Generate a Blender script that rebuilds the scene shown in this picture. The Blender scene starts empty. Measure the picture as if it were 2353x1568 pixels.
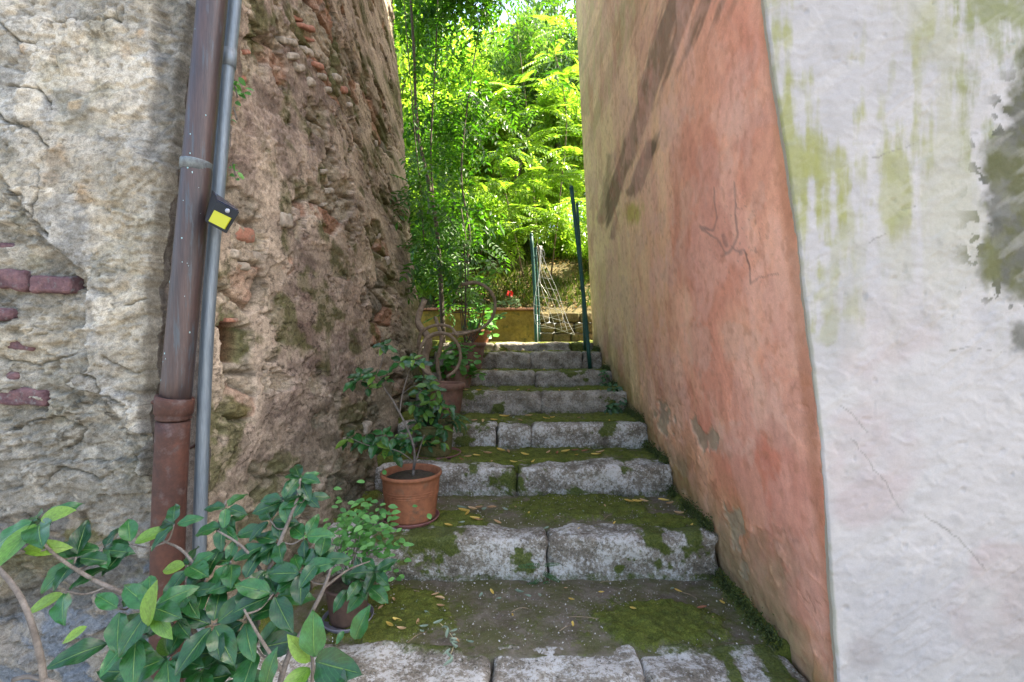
import bpy, math, random
import numpy as np
from mathutils import Vector, Matrix, Quaternion

R = math.radians
C = bpy.context.scene.collection
SC = bpy.context.scene
rnd = random.Random(11)
rg = np.random.default_rng(5)

# ------------------------------------------------------------------ camera, sky, sun, exposure
cam_d = bpy.data.cameras.new('camera'); cam = bpy.data.objects.new('camera', cam_d); C.objects.link(cam)
cam_d.sensor_width = 36; cam_d.lens = 16.06; cam_d.clip_start = .02; cam_d.clip_end = 500
cam.location = (0, 0, 0); cam.rotation_euler = (R(90), 0, 0)
SC.camera = cam
SUN_EL, SUN_AZ = 56, 81          # azimuth from +y towards +x
w = bpy.data.worlds.new('World'); SC.world = w; w.use_nodes = True
nt = w.node_tree; bg = nt.nodes['Background']
sky = nt.nodes.new('ShaderNodeTexSky'); sky.sky_type = 'NISHITA'; sky.sun_disc = False
sky.sun_elevation = R(SUN_EL); sky.sun_rotation = R(SUN_AZ); sky.dust_density = 3.0; sky.air_density = 1.0; sky.ozone_density = 1.0
nt.links.new(sky.outputs[0], bg.inputs[0]); bg.inputs[1].default_value = .15
sd = bpy.data.lights.new('sun', 'SUN'); sd.energy = 4.6; sd.angle = R(.5); sd.color = (1, .93, .80)
so = bpy.data.objects.new('sun', sd); C.objects.link(so)
sv = Vector((math.sin(R(SUN_AZ))*math.cos(R(SUN_EL)), math.cos(R(SUN_AZ))*math.cos(R(SUN_EL)), math.sin(R(SUN_EL))))
so.rotation_euler = sv.to_track_quat('Z', 'Y').to_euler(); so.location = (3, 6, 12)
SC.view_settings.view_transform = 'Standard'; SC.view_settings.look = 'None'
SC.view_settings.gamma = 1; SC.view_settings.use_curve_mapping = False
SC.view_settings.exposure = 2.55
try:
    SC.view_settings.use_white_balance = True; SC.view_settings.white_balance_temperature = 6900; SC.view_settings.white_balance_tint = 10
except Exception: pass
SC.cycles.use_denoising = True
SC.cycles.max_bounces = 10; SC.cycles.diffuse_bounces = 6; SC.cycles.transmission_bounces = 6
SC.cycles.transparent_max_bounces = 8; SC.cycles.sample_clamp_indirect = 10

# ------------------------------------------------------------------ measured place: eye at the origin, y = depth in metres
F, CX, CY = 1050.0, 1176.5, 784.0
def P(X, Y, d): return Vector(((X-CX)/F*d, d, (CY-Y)/F*d))

# ------------------------------------------------------------------ numpy noise
def _h(ix, iy, s):
    n = (ix.astype(np.int64)*374761393 + iy.astype(np.int64)*668265263 + s*1442695041) & 0xffffffff
    n = ((n ^ (n >> 13))*1274126177) & 0xffffffff
    n = (n ^ (n >> 16)) & 0xffffffff
    return n/4294967295.0
def vn(x, y, s=0):
    ix = np.floor(x); iy = np.floor(y); fx = x-ix; fy = y-iy
    fx = fx*fx*fx*(fx*(fx*6-15)+10); fy = fy*fy*fy*(fy*(fy*6-15)+10)
    a = _h(ix, iy, s); b = _h(ix+1, iy, s); c = _h(ix, iy+1, s); d = _h(ix+1, iy+1, s)
    return (a*(1-fx)+b*fx)*(1-fy)+(c*(1-fx)+d*fx)*fy
def fbm(x, y, s=0, o=5, g=.5):
    t = 0; a = 1; n = 0
    for i in range(o):
        t = t+a*vn(x*2**i+i*17.3, y*2**i-i*9.1, s+i*31); n += a; a *= g
    return t/n
def voro(x, y, s=0):
    ix = np.floor(x); iy = np.floor(y)
    f1 = np.full(x.shape, 9.); f2 = np.full(x.shape, 9.); cid = np.zeros(x.shape)
    for dx in (-1, 0, 1):
        for dy in (-1, 0, 1):
            jx = ix+dx; jy = iy+dy
            px = jx+.12+.76*_h(jx, jy, s); py = jy+.12+.76*_h(jx, jy, s+7)
            d = np.hypot(px-x, py-y); m = d < f1
            f2 = np.where(m, f1, np.minimum(f2, d)); cid = np.where(m, _h(jx, jy, s+13), cid); f1 = np.where(m, d, f1)
    return f1, f2, cid
def sm(a, b, x):
    t = np.clip((x-a)/(b-a), 0, 1); return t*t*(3-2*t)
def mixc(c, col, m):
    return c*(1-m[..., None])+np.array(col)*m[..., None]
def terr(f, K, e=.10):
    h_ = f*K; i_ = np.floor(h_); return (i_+sm(0, e, h_-i_))/K, _h(i_, i_*0, 7), sm(.16, .05, h_-i_)
def dline(X, Y, pts, wid=None):
    """distance to a polyline, and the interpolated width at the nearest point"""
    best = np.full(X.shape, 1e9); ww = np.zeros(X.shape)
    for i in range(len(pts)-1):
        ax, ay = pts[i][:2]; bx, by = pts[i+1][:2]
        dx, dy = bx-ax, by-ay; L = dx*dx+dy*dy+1e-9
        t = np.clip(((X-ax)*dx+(Y-ay)*dy)/L, 0, 1)
        d = np.hypot(X-ax-t*dx, Y-ay-t*dy)
        if wid: wv = wid[i]*(1-t)+wid[i+1]*t; m = d/wv < best/np.maximum(ww, 1e-6) if i else np.ones(X.shape, bool)
        else: wv = t*0; m = d < best
        ww = np.where(m, wv, ww); best = np.where(m, d, best)
    return best, ww
def sdpoly(X, Y, pts):
    """signed distance, negative inside"""
    d, _ = dline(X, Y, list(pts)+[pts[0]])
    ins = np.zeros(X.shape, bool); n = len(pts)
    for i in range(n):
        ax, ay = pts[i]; bx, by = pts[(i+1) % n]
        if ay == by: continue
        c = ((ay > Y) != (by > Y)) & (X < (bx-ax)*(Y-ay)/(by-ay)+ax)
        ins ^= c
    return np.where(ins, -d, d)

# ------------------------------------------------------------------ mesh helpers
def np_mesh(name, V, Fc, cols=None, smooth=True, uvs=None, attrs=None):
    V = np.asarray(V, np.float32).reshape(-1, 3); Fc = np.asarray(Fc, np.int32)
    k = Fc.shape[1]; me = bpy.data.meshes.new(name)
    me.vertices.add(len(V)); me.vertices.foreach_set('co', V.ravel())
    me.loops.add(Fc.size); me.loops.foreach_set('vertex_index', Fc.ravel())
    me.polygons.add(len(Fc)); me.polygons.foreach_set('loop_start', np.arange(0, Fc.size, k, dtype=np.int32))
    me.polygons.foreach_set('loop_total', np.full(len(Fc), k, np.int32))
    me.update(calc_edges=True)
    me.polygons.foreach_set('use_smooth', np.full(len(Fc), smooth, bool))
    if cols is not None:
        a = me.attributes.new('Col', 'FLOAT_COLOR', 'POINT')
        c = np.ones((len(V), 4), np.float32); c[:, :3] = np.asarray(cols).reshape(-1, 3); a.data.foreach_set('color', c.ravel())
    if attrs:
        for n_, v_ in attrs.items():
            a = me.attributes.new(n_, 'FLOAT', 'POINT'); a.data.foreach_set('value', np.asarray(v_, np.float32).ravel())
    if uvs is not None:
        u = me.uv_layers.new(name='UVMap'); uv = np.asarray(uvs, np.float32)[Fc.ravel()]; u.data.foreach_set('uv', uv.ravel())
    me.validate()
    return me
def grid_faces(nu, nv, flip=False):
    i = np.arange(nu*nv).reshape(nu, nv)
    f = np.stack([i[:-1, :-1], i[1:, :-1], i[1:, 1:], i[:-1, 1:]], -1).reshape(-1, 4)
    return f[:, ::-1] if flip else f
def link(me_or, name, mat=None, parent=None, matrix=None):
    o = bpy.data.objects.new(name, me_or); C.objects.link(o)
    if mat is not None and not len(me_or.materials): me_or.materials.append(mat)
    if parent is not None: o.parent = parent
    if matrix is not None: o.matrix_local = matrix
    return o
def tag(o, label=None, cat=None, group=None, kind=None):
    if label: o['label'] = label
    if cat: o['category'] = cat
    if group: o['group'] = group
    if kind: o['kind'] = kind
    return o
class Thing:
    """an Empty at the thing's base; parts are given in world coordinates"""
    def __init__(s, name, loc, label=None, cat=None, group=None, kind=None):
        s.o = bpy.data.objects.new(name, None); C.objects.link(s.o); s.o.location = loc; s.L = Vector(loc); s.o.empty_display_size = .05
        tag(s.o, label, cat, group, kind)
    def part(s, name, V, Fc, mat, kind=None, label=None, parent=None, **kw):
        V = np.asarray(V, float).reshape(-1, 3)-np.array(s.L)
        o = link(np_mesh(name, V, Fc, **kw), name, mat, parent or s.o); tag(o, label, None, None, kind); return o
    def inst(s, name, me, matrix, mat=None):
        m = matrix.copy(); m.translation = m.translation-s.L
        return link(me, name, mat, s.o, m)
def cat_rom(pts, n=6):
    p = [Vector(q) for q in pts]
    if len(p) < 3: return [p[0].lerp(p[-1], i/n) for i in range(n+1)]
    p = [p[0]*2-p[1]]+p+[p[-1]*2-p[-2]]; out = []
    for i in range(1, len(p)-2):
        for k in range(n):
            t = k/n; a, b, c, d = p[i-1], p[i], p[i+1], p[i+2]
            out.append(.5*((2*b)+(c-a)*t+(2*a-5*b+4*c-d)*t*t+(3*b-a-3*c+d)*t**3))
    out.append(p[-2]); return out
def tube(pts, r0, r1=None, seg=8, n=5, wob=0, smooth=True, radii=None):
    c = cat_rom(pts, n) if smooth else [Vector(q) for q in pts]
    if r1 is None: r1 = r0
    V = []; up = Vector((.13, .21, 1)).normalized(); prev = None
    for i, q in enumerate(c):
        t = (c[min(i+1, len(c)-1)]-c[max(i-1, 0)]).normalized()
        if prev is None:
            a = up.cross(t); 
            if a.length < .05: a = Vector((1, 0, 0)).cross(t)
            a.normalize()
        else:
            a = (prev-t*prev.dot(t)).normalized()
        prev = a; b = t.cross(a); f = i/(len(c)-1)
        r = (r0*(1-f)+r1*f) if radii is None else float(np.interp(f, np.linspace(0, 1, len(radii)), radii))
        for k in range(seg):
            an = 2*math.pi*k/seg; rr = r*(1+wob*(rnd.random()-.5))
            V.append(q+a*math.cos(an)*rr+b*math.sin(an)*rr)
    Fc = []
    for i in range(len(c)-1):
        for k in range(seg):
            k2 = (k+1) % seg; Fc.append((i*seg+k, i*seg+k2, (i+1)*seg+k2, (i+1)*seg+k))
    m = len(V); V.append(c[0]); V.append(c[-1])
    for k in range(seg):
        k2 = (k+1) % seg; Fc.append((k2, k, m, m)); Fc.append(((len(c)-1)*seg+k, (len(c)-1)*seg+k2, m+1, m+1))
    return np.array([tuple(v) for v in V]), np.array(Fc, np.int32)
def fixq(Fc):
    return Fc
def merge(parts):
    V = []; Fq = []; n = 0
    for v, f in parts:
        V.append(np.asarray(v)); Fq.append(np.asarray(f)+n); n += len(v)
    return np.concatenate(V), np.concatenate(Fq)
_np_mesh = np_mesh
def np_mesh(name, V, Fc, **kw):
    """quads with a repeated last vertex are triangles: split them out so meshes stay valid"""
    Fc = np.asarray(Fc, np.int32)
    if Fc.shape[1] == 4:
        bad = Fc[:, 2] == Fc[:, 3]
        if bad.any():
            g = Fc[~bad]; t = Fc[bad][:, :3]
            Fc = np.concatenate([g[:, [0, 1, 2]], g[:, [0, 2, 3]], t])
    return _np_mesh(name, V, Fc, **kw)
def lathe(prof, c, seg=40, wob=0.0, seed=0):
    V = []; n = len(prof)
    for i, (r, z) in enumerate(prof):
        for k in range(seg):
            a = 2*math.pi*k/seg; rr = r*(1+wob*math.sin(a*3+seed)+wob*.6*math.sin(a*5+seed*2))
            V.append((c[0]+rr*math.cos(a), c[1]+rr*math.sin(a), c[2]+z))
    Fc = [(i*seg+k, i*seg+(k+1) % seg, (i+1)*seg+(k+1) % seg, (i+1)*seg+k) for i in range(n-1) for k in range(seg)]
    return np.array(V), np.array(Fc)
def rbox(c, h, r=.01, n=(10, 4, 4), amp=0., seed=0, fr=14., rot=0.):
    """rounded, slightly lumpy block; c centre, h half sizes"""
    h = np.array(h, float); VV = []; FF = []; base = 0
    def ax(hh, k):
        e = min(r, hh*.9)
        return np.unique(np.concatenate([[-hh, -hh+e*.3, -hh+e*.65], np.linspace(-hh+e, hh-e, max(k, 2)), [hh-e*.65, hh-e*.3, hh]]))
    A = [ax(h[i], n[i]) for i in range(3)]
    for d in range(3):
        u, v = [(1, 2), (2, 0), (0, 1)][d]
        for s in (-1, 1):
            U, W_ = np.meshgrid(A[u], A[v], indexing='ij'); p = np.zeros(U.shape+(3,))
            p[..., u] = U; p[..., v] = W_; p[..., d] = s*h[d]
            VV.append(p.reshape(-1, 3)); FF.append(grid_faces(U.shape[0], U.shape[1], s < 0)+base); base += U.size
    p = np.concatenate(VV); Fq = np.concatenate(FF)
    rr = np.minimum(r, h*.9); q = np.clip(p, -(h-rr), h-rr); dv = p-q; L = np.linalg.norm(dv/rr, axis=1, keepdims=True)+1e-9
    dirn = dv/rr/L; p = q+dirn*rr
    key = np.round(p*20000).astype(np.int64); _, idx, inv = np.unique(key, axis=0, return_index=True, return_inverse=True)
    inv = inv.ravel(); p = p[idx]; dirn = dirn[idx]; Fq = inv[Fq]
    if amp:
        a, b, c_ = p[:, 0]+c[0], p[:, 1]+c[1], p[:, 2]+c[2]
        nz = (fbm(a*fr+seed, b*fr+c_*fr*1.3, seed, 4)-.5)+(fbm(b*fr-seed, c_*fr+a*fr*.7, seed+3, 4)-.5)
        p = p+dirn*(nz*amp*2)[:, None]
    if rot:
        cs, sn = math.cos(rot), math.sin(rot); x, z = p[:, 0].copy(), p[:, 2].copy(); p[:, 0] = x*cs-z*sn; p[:, 2] = x*sn+z*cs
    ok = np.array([len(set(f)) == 4 for f in Fq]); 
    return p+np.array(c), Fq[ok]

# ------------------------------------------------------------------ materials
def nd(nt, t, **kw):
    n = nt.nodes.new(t)
    for k, v in kw.items():
        if k.startswith('i_'): n.inputs[k[2:].replace('_', ' ')].default_value = v
        else: setattr(n, k, v)
    return n
def newmat(name, rough=.9, spec=.15):
    m = bpy.data.materials.new(name); m.use_nodes = True; nt = m.node_tree; b = nt.nodes['Principled BSDF']
    b.inputs['Roughness'].default_value = rough; b.inputs['Specular IOR Level'].default_value = spec
    return m, nt, b
def noise(nt, vec, scale, detail=6, rough=.6):
    n = nd(nt, 'ShaderNodeTexNoise'); n.inputs['Scale'].default_value = scale; n.inputs['Detail'].default_value = detail
    n.inputs['Roughness'].default_value = rough
    if vec is not None: nt.links.new(vec, n.inputs['Vector'])
    return n.outputs['Fac']
def ramp(nt, fac, stops):
    r = nd(nt, 'ShaderNodeValToRGB'); nt.links.new(fac, r.inputs[0]); e = r.color_ramp.elements
    while len(e) > 1: e.remove(e[-1])
    e[0].position = stops[0][0]; c = stops[0][1]; e[0].color = (c, c, c, 1) if not hasattr(c, '__len__') else (*c, 1)
    for p_, c in stops[1:]:
        k = e.new(p_); k.color = (c, c, c, 1) if not hasattr(c, '__len__') else (*c, 1)
    return r.outputs[0]
def mixn(nt, f, a, b, mode='MIX'):
    m = nd(nt, 'ShaderNodeMix', data_type='RGBA', blend_type=mode)
    for sock, v in ((m.inputs[0], f), (m.inputs[6], a), (m.inputs[7], b)):
        if hasattr(v, 'node'): nt.links.new(v, sock)
        elif hasattr(v, '__len__'): sock.default_value = (*v, 1)
        elif sock.type == 'RGBA': sock.default_value = (v, v, v, 1)
        else: sock.default_value = v
    return m.outputs[2]
def bump(nt, b, h, dist, strength=1.0):
    k = nd(nt, 'ShaderNodeBump'); k.inputs['Distance'].default_value = dist; k.inputs['Strength'].default_value = strength
    nt.links.new(h, k.inputs['Height']); nt.links.new(k.outputs[0], b.inputs['Normal'])
def objco(nt): return nd(nt, 'ShaderNodeTexCoord').outputs['Object']
def mat_wall(name, g1=60, g2=400, var=.35, bd=.004, rough=.95, spec=.08, pits=False):
    m, nt, b = newmat(name, rough, spec); co = objco(nt)
    a = nd(nt, 'ShaderNodeAttribute', attribute_name='Col').outputs['Color']
    n1 = noise(nt, co, g1, 8, .65); n2 = noise(nt, co, g2, 3, .6)
    c = mixn(nt, 1.0, a, ramp(nt, n1, [(.25, 1-var), (.5, 1.0), (.75, 1+var*.7)]), 'MULTIPLY')
    c = mixn(nt, 1.0, c, ramp(nt, n2, [(.3, 1-var*.6), (.7, 1+var*.5)]), 'MULTIPLY')
    nt.links.new(c, b.inputs['Base Color'])
    h = mixn(nt, .4, n1, n2)
    if pits:
        v = nd(nt, 'ShaderNodeTexVoronoi'); v.inputs['Scale'].default_value = 90; nt.links.new(co, v.inputs['Vector'])
        h = mixn(nt, .35, h, ramp(nt, v.outputs['Distance'], [(.0, 0.), (.25, 1.)]))
    bump(nt, b, h, bd)
    return m
def mat_noise(name, c1, c2, scale=20, rough=.85, bd=.002, c3=None, spec=.3, metal=0., stretch=None):
    m, nt, b = newmat(name, rough, spec); co = objco(nt)
    if stretch:
        mp = nd(nt, 'ShaderNodeMapping'); mp.inputs['Scale'].default_value = stretch; nt.links.new(co, mp.inputs[0]); co = mp.outputs[0]
    n1 = noise(nt, co, scale, 8, .65); n2 = noise(nt, co, scale*6, 4, .6)
    c = mixn(nt, ramp(nt, n1, [(.35, 0.), (.65, 1.)]), c1, c2)
    if c3: c = mixn(nt, ramp(nt, noise(nt, co, scale*1.7, 6, .7), [(.55, 0.), (.66, 1.)]), c, c3)
    c = mixn(nt, 1.0, c, ramp(nt, n2, [(.3, .8), (.7, 1.2)]), 'MULTIPLY')
    nt.links.new(c, b.inputs['Base Color']); b.inputs['Metallic'].default_value = metal
    bump(nt, b, mixn(nt, .5, n1, n2), bd); return m
def mat_leaf(name, c1, c2, trans=.35, rough=.45, veins=False, tint=False, tcol=None, spec=.5, objvar=True):
    m, nt, b = newmat(name, rough, spec); co = objco(nt)
    info = nd(nt, 'ShaderNodeObjectInfo').outputs['Random']
    n1 = noise(nt, co, 14, 3, .5)
    if tint: f = nd(nt, 'ShaderNodeAttribute', attribute_name='tint').outputs['Fac']
    else: f = info
    c = mixn(nt, f, c1, c2)
    c = mixn(nt, 1.0, c, ramp(nt, n1, [(.3, .75), (.7, 1.25)]), 'MULTIPLY')
    if veins:
        uv = nd(nt, 'ShaderNodeUVMap').outputs[0]; sep = nd(nt, 'ShaderNodeSeparateXYZ'); nt.links.new(uv, sep.inputs[0])
        ab = nd(nt, 'ShaderNodeMath', operation='SUBTRACT'); nt.links.new(sep.outputs[0], ab.inputs[0]); ab.inputs[1].default_value = .5
        a2 = nd(nt, 'ShaderNodeMath', operation='ABSOLUTE'); nt.links.new(ab.outputs[0], a2.inputs[0])
        mid = ramp(nt, a2.outputs[0], [(.008, 1.), (.028, 0.)])
        # side veins run obliquely from the midrib
        s1 = nd(nt, 'ShaderNodeMath', operation='MULTIPLY_ADD'); nt.links.new(a2.outputs[0], s1.inputs[0]); s1.inputs[1].default_value = -1.0
        nt.links.new(sep.outputs[1], s1.inputs[2])
        s2 = nd(nt, 'ShaderNodeMath', operation='MULTIPLY'); nt.links.new(s1.outputs[0], s2.inputs[0]); s2.inputs[1].default_value = 46
        s3 = nd(nt, 'ShaderNodeMath', operation='SINE'); nt.links.new(s2.outputs[0], s3.inputs[0])
        sv_ = ramp(nt, s3.outputs[0], [(.85, 0.), (1., .13)])
        c = mixn(nt, sv_, c, tuple(min(1, x*2.2+.02) for x in c2))
        c = mixn(nt, mixn(nt, 1.0, mid, .5, 'MULTIPLY'), c, (.16, .28, .06))
        bump(nt, b, mixn(nt, 1.0, mid, sv_, 'ADD'), .0012, .7)
    nt.links.new(c, b.inputs['Base Color'])
    t = nd(nt, 'ShaderNodeBsdfTranslucent'); 
    tc = mixn(nt, 1.0, c, tcol or (1.6, 1.7, .7), 'MULTIPLY'); nt.links.new(tc, t.inputs[0])
    mx = nd(nt, 'ShaderNodeMixShader'); mx.inputs[0].default_value = trans
    nt.links.new(b.outputs[0], mx.inputs[1]); nt.links.new(t.outputs[0], mx.inputs[2])
    nt.links.new(mx.outputs[0], nt.nodes['Material Output'].inputs[0]); return m

# ------------------------------------------------------------------ the setting: steps
SX0, SX1 = -.80, .875
dk = [1.45, 1.94, 2.49, 2.96, 3.45, 3.98, 4.42, 4.85]       # depth of each riser
nk = [-.985, -.815, -.675, -.53, -.381, -.262, -.101, -.018]   # height of each tread's edge
street = link(np_mesh('street', [(-60, -60, -1.32), (60, -60, -1.32), (60, 90, -1.32), (-60, 90, -1.32)], [(0, 1, 2, 3)]), 'street',
    mat_noise('street paving', (.16, .15, .14), (.24, .22, .20), 6)); tag(street, kind='structure')

m_tread, nt_, b_ = newmat('trodden earth and moss', .95, .15)
co = objco(nt_); ms = nd(nt_, 'ShaderNodeAttribute', attribute_name='moss').outputs['Fac']
mn = mixn(nt_, .9, ms, noise(nt_, co, 38, 9, .8), 'LINEAR_LIGHT')
mm = ramp(nt_, mn, [(.34, 0.), (.68, 1.)])
dirt = mixn(nt_, ramp(nt_, noise(nt_, co, 12, 8, .7), [(.35, 0.), (.7, 1.)]), (.13, .10, .075), (.27, .225, .175))
dirt = mixn(nt_, ramp(nt_, noise(nt_, co, 230, 2, .5), [(.66, 0.), (.72, 1.)]), dirt, (.42, .38, .33))
mossc = mixn(nt_, ramp(nt_, noise(nt_, co, 26, 8, .75), [(.3, 0.), (.7, 1.)]), (.040, .056, .009), (.16, .18, .028))
mossc = mixn(nt_, 1.0, mossc, ramp(nt_, noise(nt_, co, 190, 5, .7), [(.3, .4), (.7, 1.7)]), 'MULTIPLY')
thin = ramp(nt_, noise(nt_, co, 7, 9, .75), [(.38, 0.), (.58, .75)])
dirt = mixn(nt_, thin, dirt, (.10, .105, .028))
nt_.links.new(mixn(nt_, mixn(nt_, 1.0, mm, .93, 'MULTIPLY'), dirt, mossc), b_.inputs['Base Color'])
bump(nt_, b_, mixn(nt_, .5, noise(nt_, co, 160, 6, .8), noise(nt_, co, 40, 6, .7)), .012)

def stone_mat(lichs):
  global m_stone
  m_stone, nt_, b_ = newmat('weathered step stone', .92, .2)
  co = objco(nt_); ms = nd(nt_, 'ShaderNodeAttribute', attribute_name='moss').outputs['Fac']
  n1 = noise(nt_, co, 9, 8, .7); n2 = noise(nt_, co, 34, 9, .75); n3 = noise(nt_, co, 120, 5, .7)
  base = mixn(nt_, ramp(nt_, n1, [(.35, 0.), (.65, 1.)]), (.12, .10, .075), (.29, .255, .20))
  base = mixn(nt_, 1.0, base, ramp(nt_, n3, [(.3, .55), (.7, 1.5)]), 'MULTIPLY')
  lich = mixn(nt_, .62, n1, noise(nt_, co, 62, 9, .8))
  base = mixn(nt_, ramp(nt_, lich, [(.49, 0.), (.54, .8*lichs), (.60, 1.*lichs)]), base, (.50, .48, .44))
  vo = nd(nt_, 'ShaderNodeTexVoronoi'); vo.inputs['Scale'].default_value = 30; nt_.links.new(co, vo.inputs['Vector'])
  base = mixn(nt_, ramp(nt_, vo.outputs['Distance'], [(.0, .7*lichs), (.10, .6*lichs), (.13, 0.)]), base, (.42, .41, .38))
  base = mixn(nt_, ramp(nt_, noise(nt_, co, 60, 6, .7), [(.33, .85), (.42, 0.)]), base, (.045, .040, .030))
  mm = ramp(nt_, mixn(nt_, .9, ms, n2, 'LINEAR_LIGHT'), [(.34, 0.), (.70, .95)])
  mossc = mixn(nt_, ramp(nt_, n3, [(.3, 0.), (.7, 1.)]), (.028, .042, .007), (.11, .13, .022))
  nt_.links.new(mixn(nt_, mm, base, mossc), b_.inputs['Base Color'])
  bump(nt_, b_, mixn(nt_, .5, n2, n3), .007)

  return m_stone
stone_near, stone_far = stone_mat(1.0), stone_mat(.35)
steps = Thing('stone_steps', (0, 1.4, -1.3), kind='structure')
LW = lambda d: float(np.interp(d, [1.2, 1.4, 2.0, 2.5, 3.5, 4.6, 6], [-1.0, -.93, -.80, -.725, -.70, -.74, -.8]))
joints = {0: [1132, 1465], 1: [1258], 2: [1188], 3: [1143, 1221], 4: [1244], 5: [1230], 6: [1219, 1338], 7: [1136, 1313]}
FR = .30
moss_lines = {   # patches of moss growing over the front stones, traced on each step (x in metres, height share, radius)
 1: [(-.40, 1.0, .13), (-.30, 1.0, .08), (.06, .35, .05), (.03, .6, .03), (.62, 1.0, .12), (.74, 1.0, .1), (.45, .1, .03)],
 0: [(.80, 1., .04), (.66, 1.02, .03)],
 2: [(-.03, .55, .12), (.02, .8, .09), (.0, .2, .05), (.35, .02, .05), (-.20, 1.05, .06), (.62, 1.15, .07)],
 3: [(-.34, 1.0, .13), (-.22, 1.0, .08), (.62, 1.05, .10), (-.25, .3, .04)],
 4: [(-.34, 1.0, .1), (-.24, 1., .07), (-.1, .2, .05), (.75, .3, .08)],
 5: [(-.3, 1., .06), (.5, 1.15, .10), (.62, 1.05, .08)],
 6: [(-.28, 1.1, .06), (.55, 1.1, .07)],
 7: [(.65, 1., .1), (-.1, .1, .05), (.7, .6, .1), (.62, .6, .08)]}
def stone_moss(V, k, zt, zb, dfront):
    x, y, z = V[:, 0], V[:, 1], V[:, 2]; hh = (z-zb)/(zt-zb); g = np.zeros(len(V))
    for (mx, mh, mr) in moss_lines[k]:
        d = np.hypot((x-mx), (hh-mh)*(zt-zb)*1.0); g = np.maximum(g, 1-sm(mr*.0, mr*1.35, d+mr*3.2*(fbm(x*16+mx, z*16+y*9, 7, 5, .6)-.5)))
    g = np.maximum(g, sm(.10+.1*(k == 0), .22+.06*(k == 0), y-dfront-.03*np.sin(x*7+k)+.08*(fbm(x*9, y*9, k, 4)-.5))*.7*(hh > .8))     # towards the tread behind
    g = np.maximum(g, (1-sm(0, .16, hh))*.48)
    return g
for k in range(8):
    V, Fq = rbox((-.08, (dk[k]+.06+6.2)/2, (nk[k]-.07-1.33)/2), (1.02, (6.2-dk[k]-.06)/2, (nk[k]-.07+1.33)/2), .005, (3, 3, 3)); steps.part('packed_earth', V, Fq, m_tread)
for k in range(8):
    zt = nk[k]; zb = (nk[k-1] if k else -1.33)-.05; d0 = dk[k]-(.22 if k == 0 else .03); dep = .27 if k == 0 else .17
    xs = [LW(dk[k])-.03]+[(j-CX)/F*dk[k] for j in joints[k]]+[SX1]
    for i in range(len(xs)-1):
        a, b = xs[i]+.0025, xs[i+1]-.0025; rr = .030 if k else .022
        oz = rnd.uniform(-.006, .006); oy = rnd.uniform(-.008, .008)
        V, Fq = rbox(((a+b)/2, d0+dep/2+oy, (zt+zb)/2+oz), ((b-a)/2, dep/2, (zt-zb)/2), rr*rnd.uniform(.85, 1.2),
                     (max(8, int((b-a)/.012)), 10, max(8, int((zt-zb)/.012))), .014, k*7+i*3, 9.)
        # finer chipping
        V = V+np.stack([0*V[:, 0], (fbm(V[:, 0]*40, V[:, 2]*40, k, 3)-.5)*.007, (fbm(V[:, 0]*30, V[:, 1]*40, k+5, 3)-.5)*.007], 1)
        # worn hollow in the middle of each step edge
        V[:, 2] -= .012*np.exp(-((V[:, 0]-.1)/.25)**2)*sm(zb, zt, V[:, 2])
        steps.part('step_stone', V, Fq, stone_near if k < 4 else stone_far, attrs={'moss': stone_moss(V, k, zt, zb+.05, d0)})
    # packed earth tread behind the stone
    ya = d0+dep-.06; yb = (dk[k+1] if k < 7 else 6.15)+.01
    nu = 330 if k < 2 else 200; nv = max(30, int((yb-ya)/(.005 if k < 2 else .009)))
    if k == 7: nv = 80
    U, W_ = np.meshgrid(np.linspace(-1.02 if k < 7 else -1.6, SX1+.08, nu), np.linspace(ya, yb, nv), indexing='ij')
    t = (W_-ya)/(yb-ya)
    Z = zt-.010-.012*t*(1 if k else .6)+.022*(fbm(U*5+k*3, W_*5, k, 4)-.5)
    wl = np.array([LW(q) for q in np.linspace(ya, yb, nv)])[None, :]
    edge = np.minimum(SX1-U, U-wl)
    mo = fbm(U*4.2+k*5, W_*5.5, 40+k, 4, .55)
    g = sm(.42, .62, mo)*.8
    if k == 0:
        g = np.maximum(1-sm(.1, .36, np.hypot((U+.46)/1.0, (W_-1.66)/.75)), 1-sm(.08, .30, np.hypot((U-.52)/1.2, (W_-1.62)/.7)))
        g = g*.95*sm(.25, .5, mo+.15)+.16
    if k == 1:
        g = np.maximum(1-sm(.1, .34, np.hypot((U+.36)/1.0, (W_-2.05)/.6)), 1-sm(.1, .42, np.hypot((U-.35)/1.2, (W_-2.3)/.7)))
        g = np.maximum(g, 1-sm(.08, .22, np.hypot((U-.68)/1.0, (W_-2.05)/.8)))*sm(.25, .5, mo+.15)+.22
    if k >= 2: g = np.clip(g+.60-.35*np.exp(-((U-.05)/.3)**2-((t-.6)/.35)**2), 0, 1)
    g = np.clip(g+(fbm(U*13, W_*13, 77+k, 5, .6)-.5)*1.1, 0, 1)
    g = np.maximum(g, sm(.10, .0, edge)*.9)
    Z = Z+sm(.45, .8, g)*(.008+.016*fbm(U*40, W_*40, 90+k, 3))+sm(.05, 0, edge)*.018*(.5+fbm(U*14, W_*14, 3, 3))
    Z = Z+.005*(fbm(U*70, W_*70, 9, 2)-.5)
    Z[:, 0] -= .07
    steps.part('tread', np.stack([U, W_, Z], -1), grid_faces(nu, nv), m_tread, attrs={'moss': g})

# ------------------------------------------------------------------ walls
def proj(x, y, z): return CX+F*x/y, CY-F*z/y
def wall_rows(nz, over, H, zb=-1.34):
    """height shares: nz dense rows up to the visible top, a few above it"""
    return np.linspace(0, 1, nz), np.linspace(0, 1, over+1)[1:]

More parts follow.
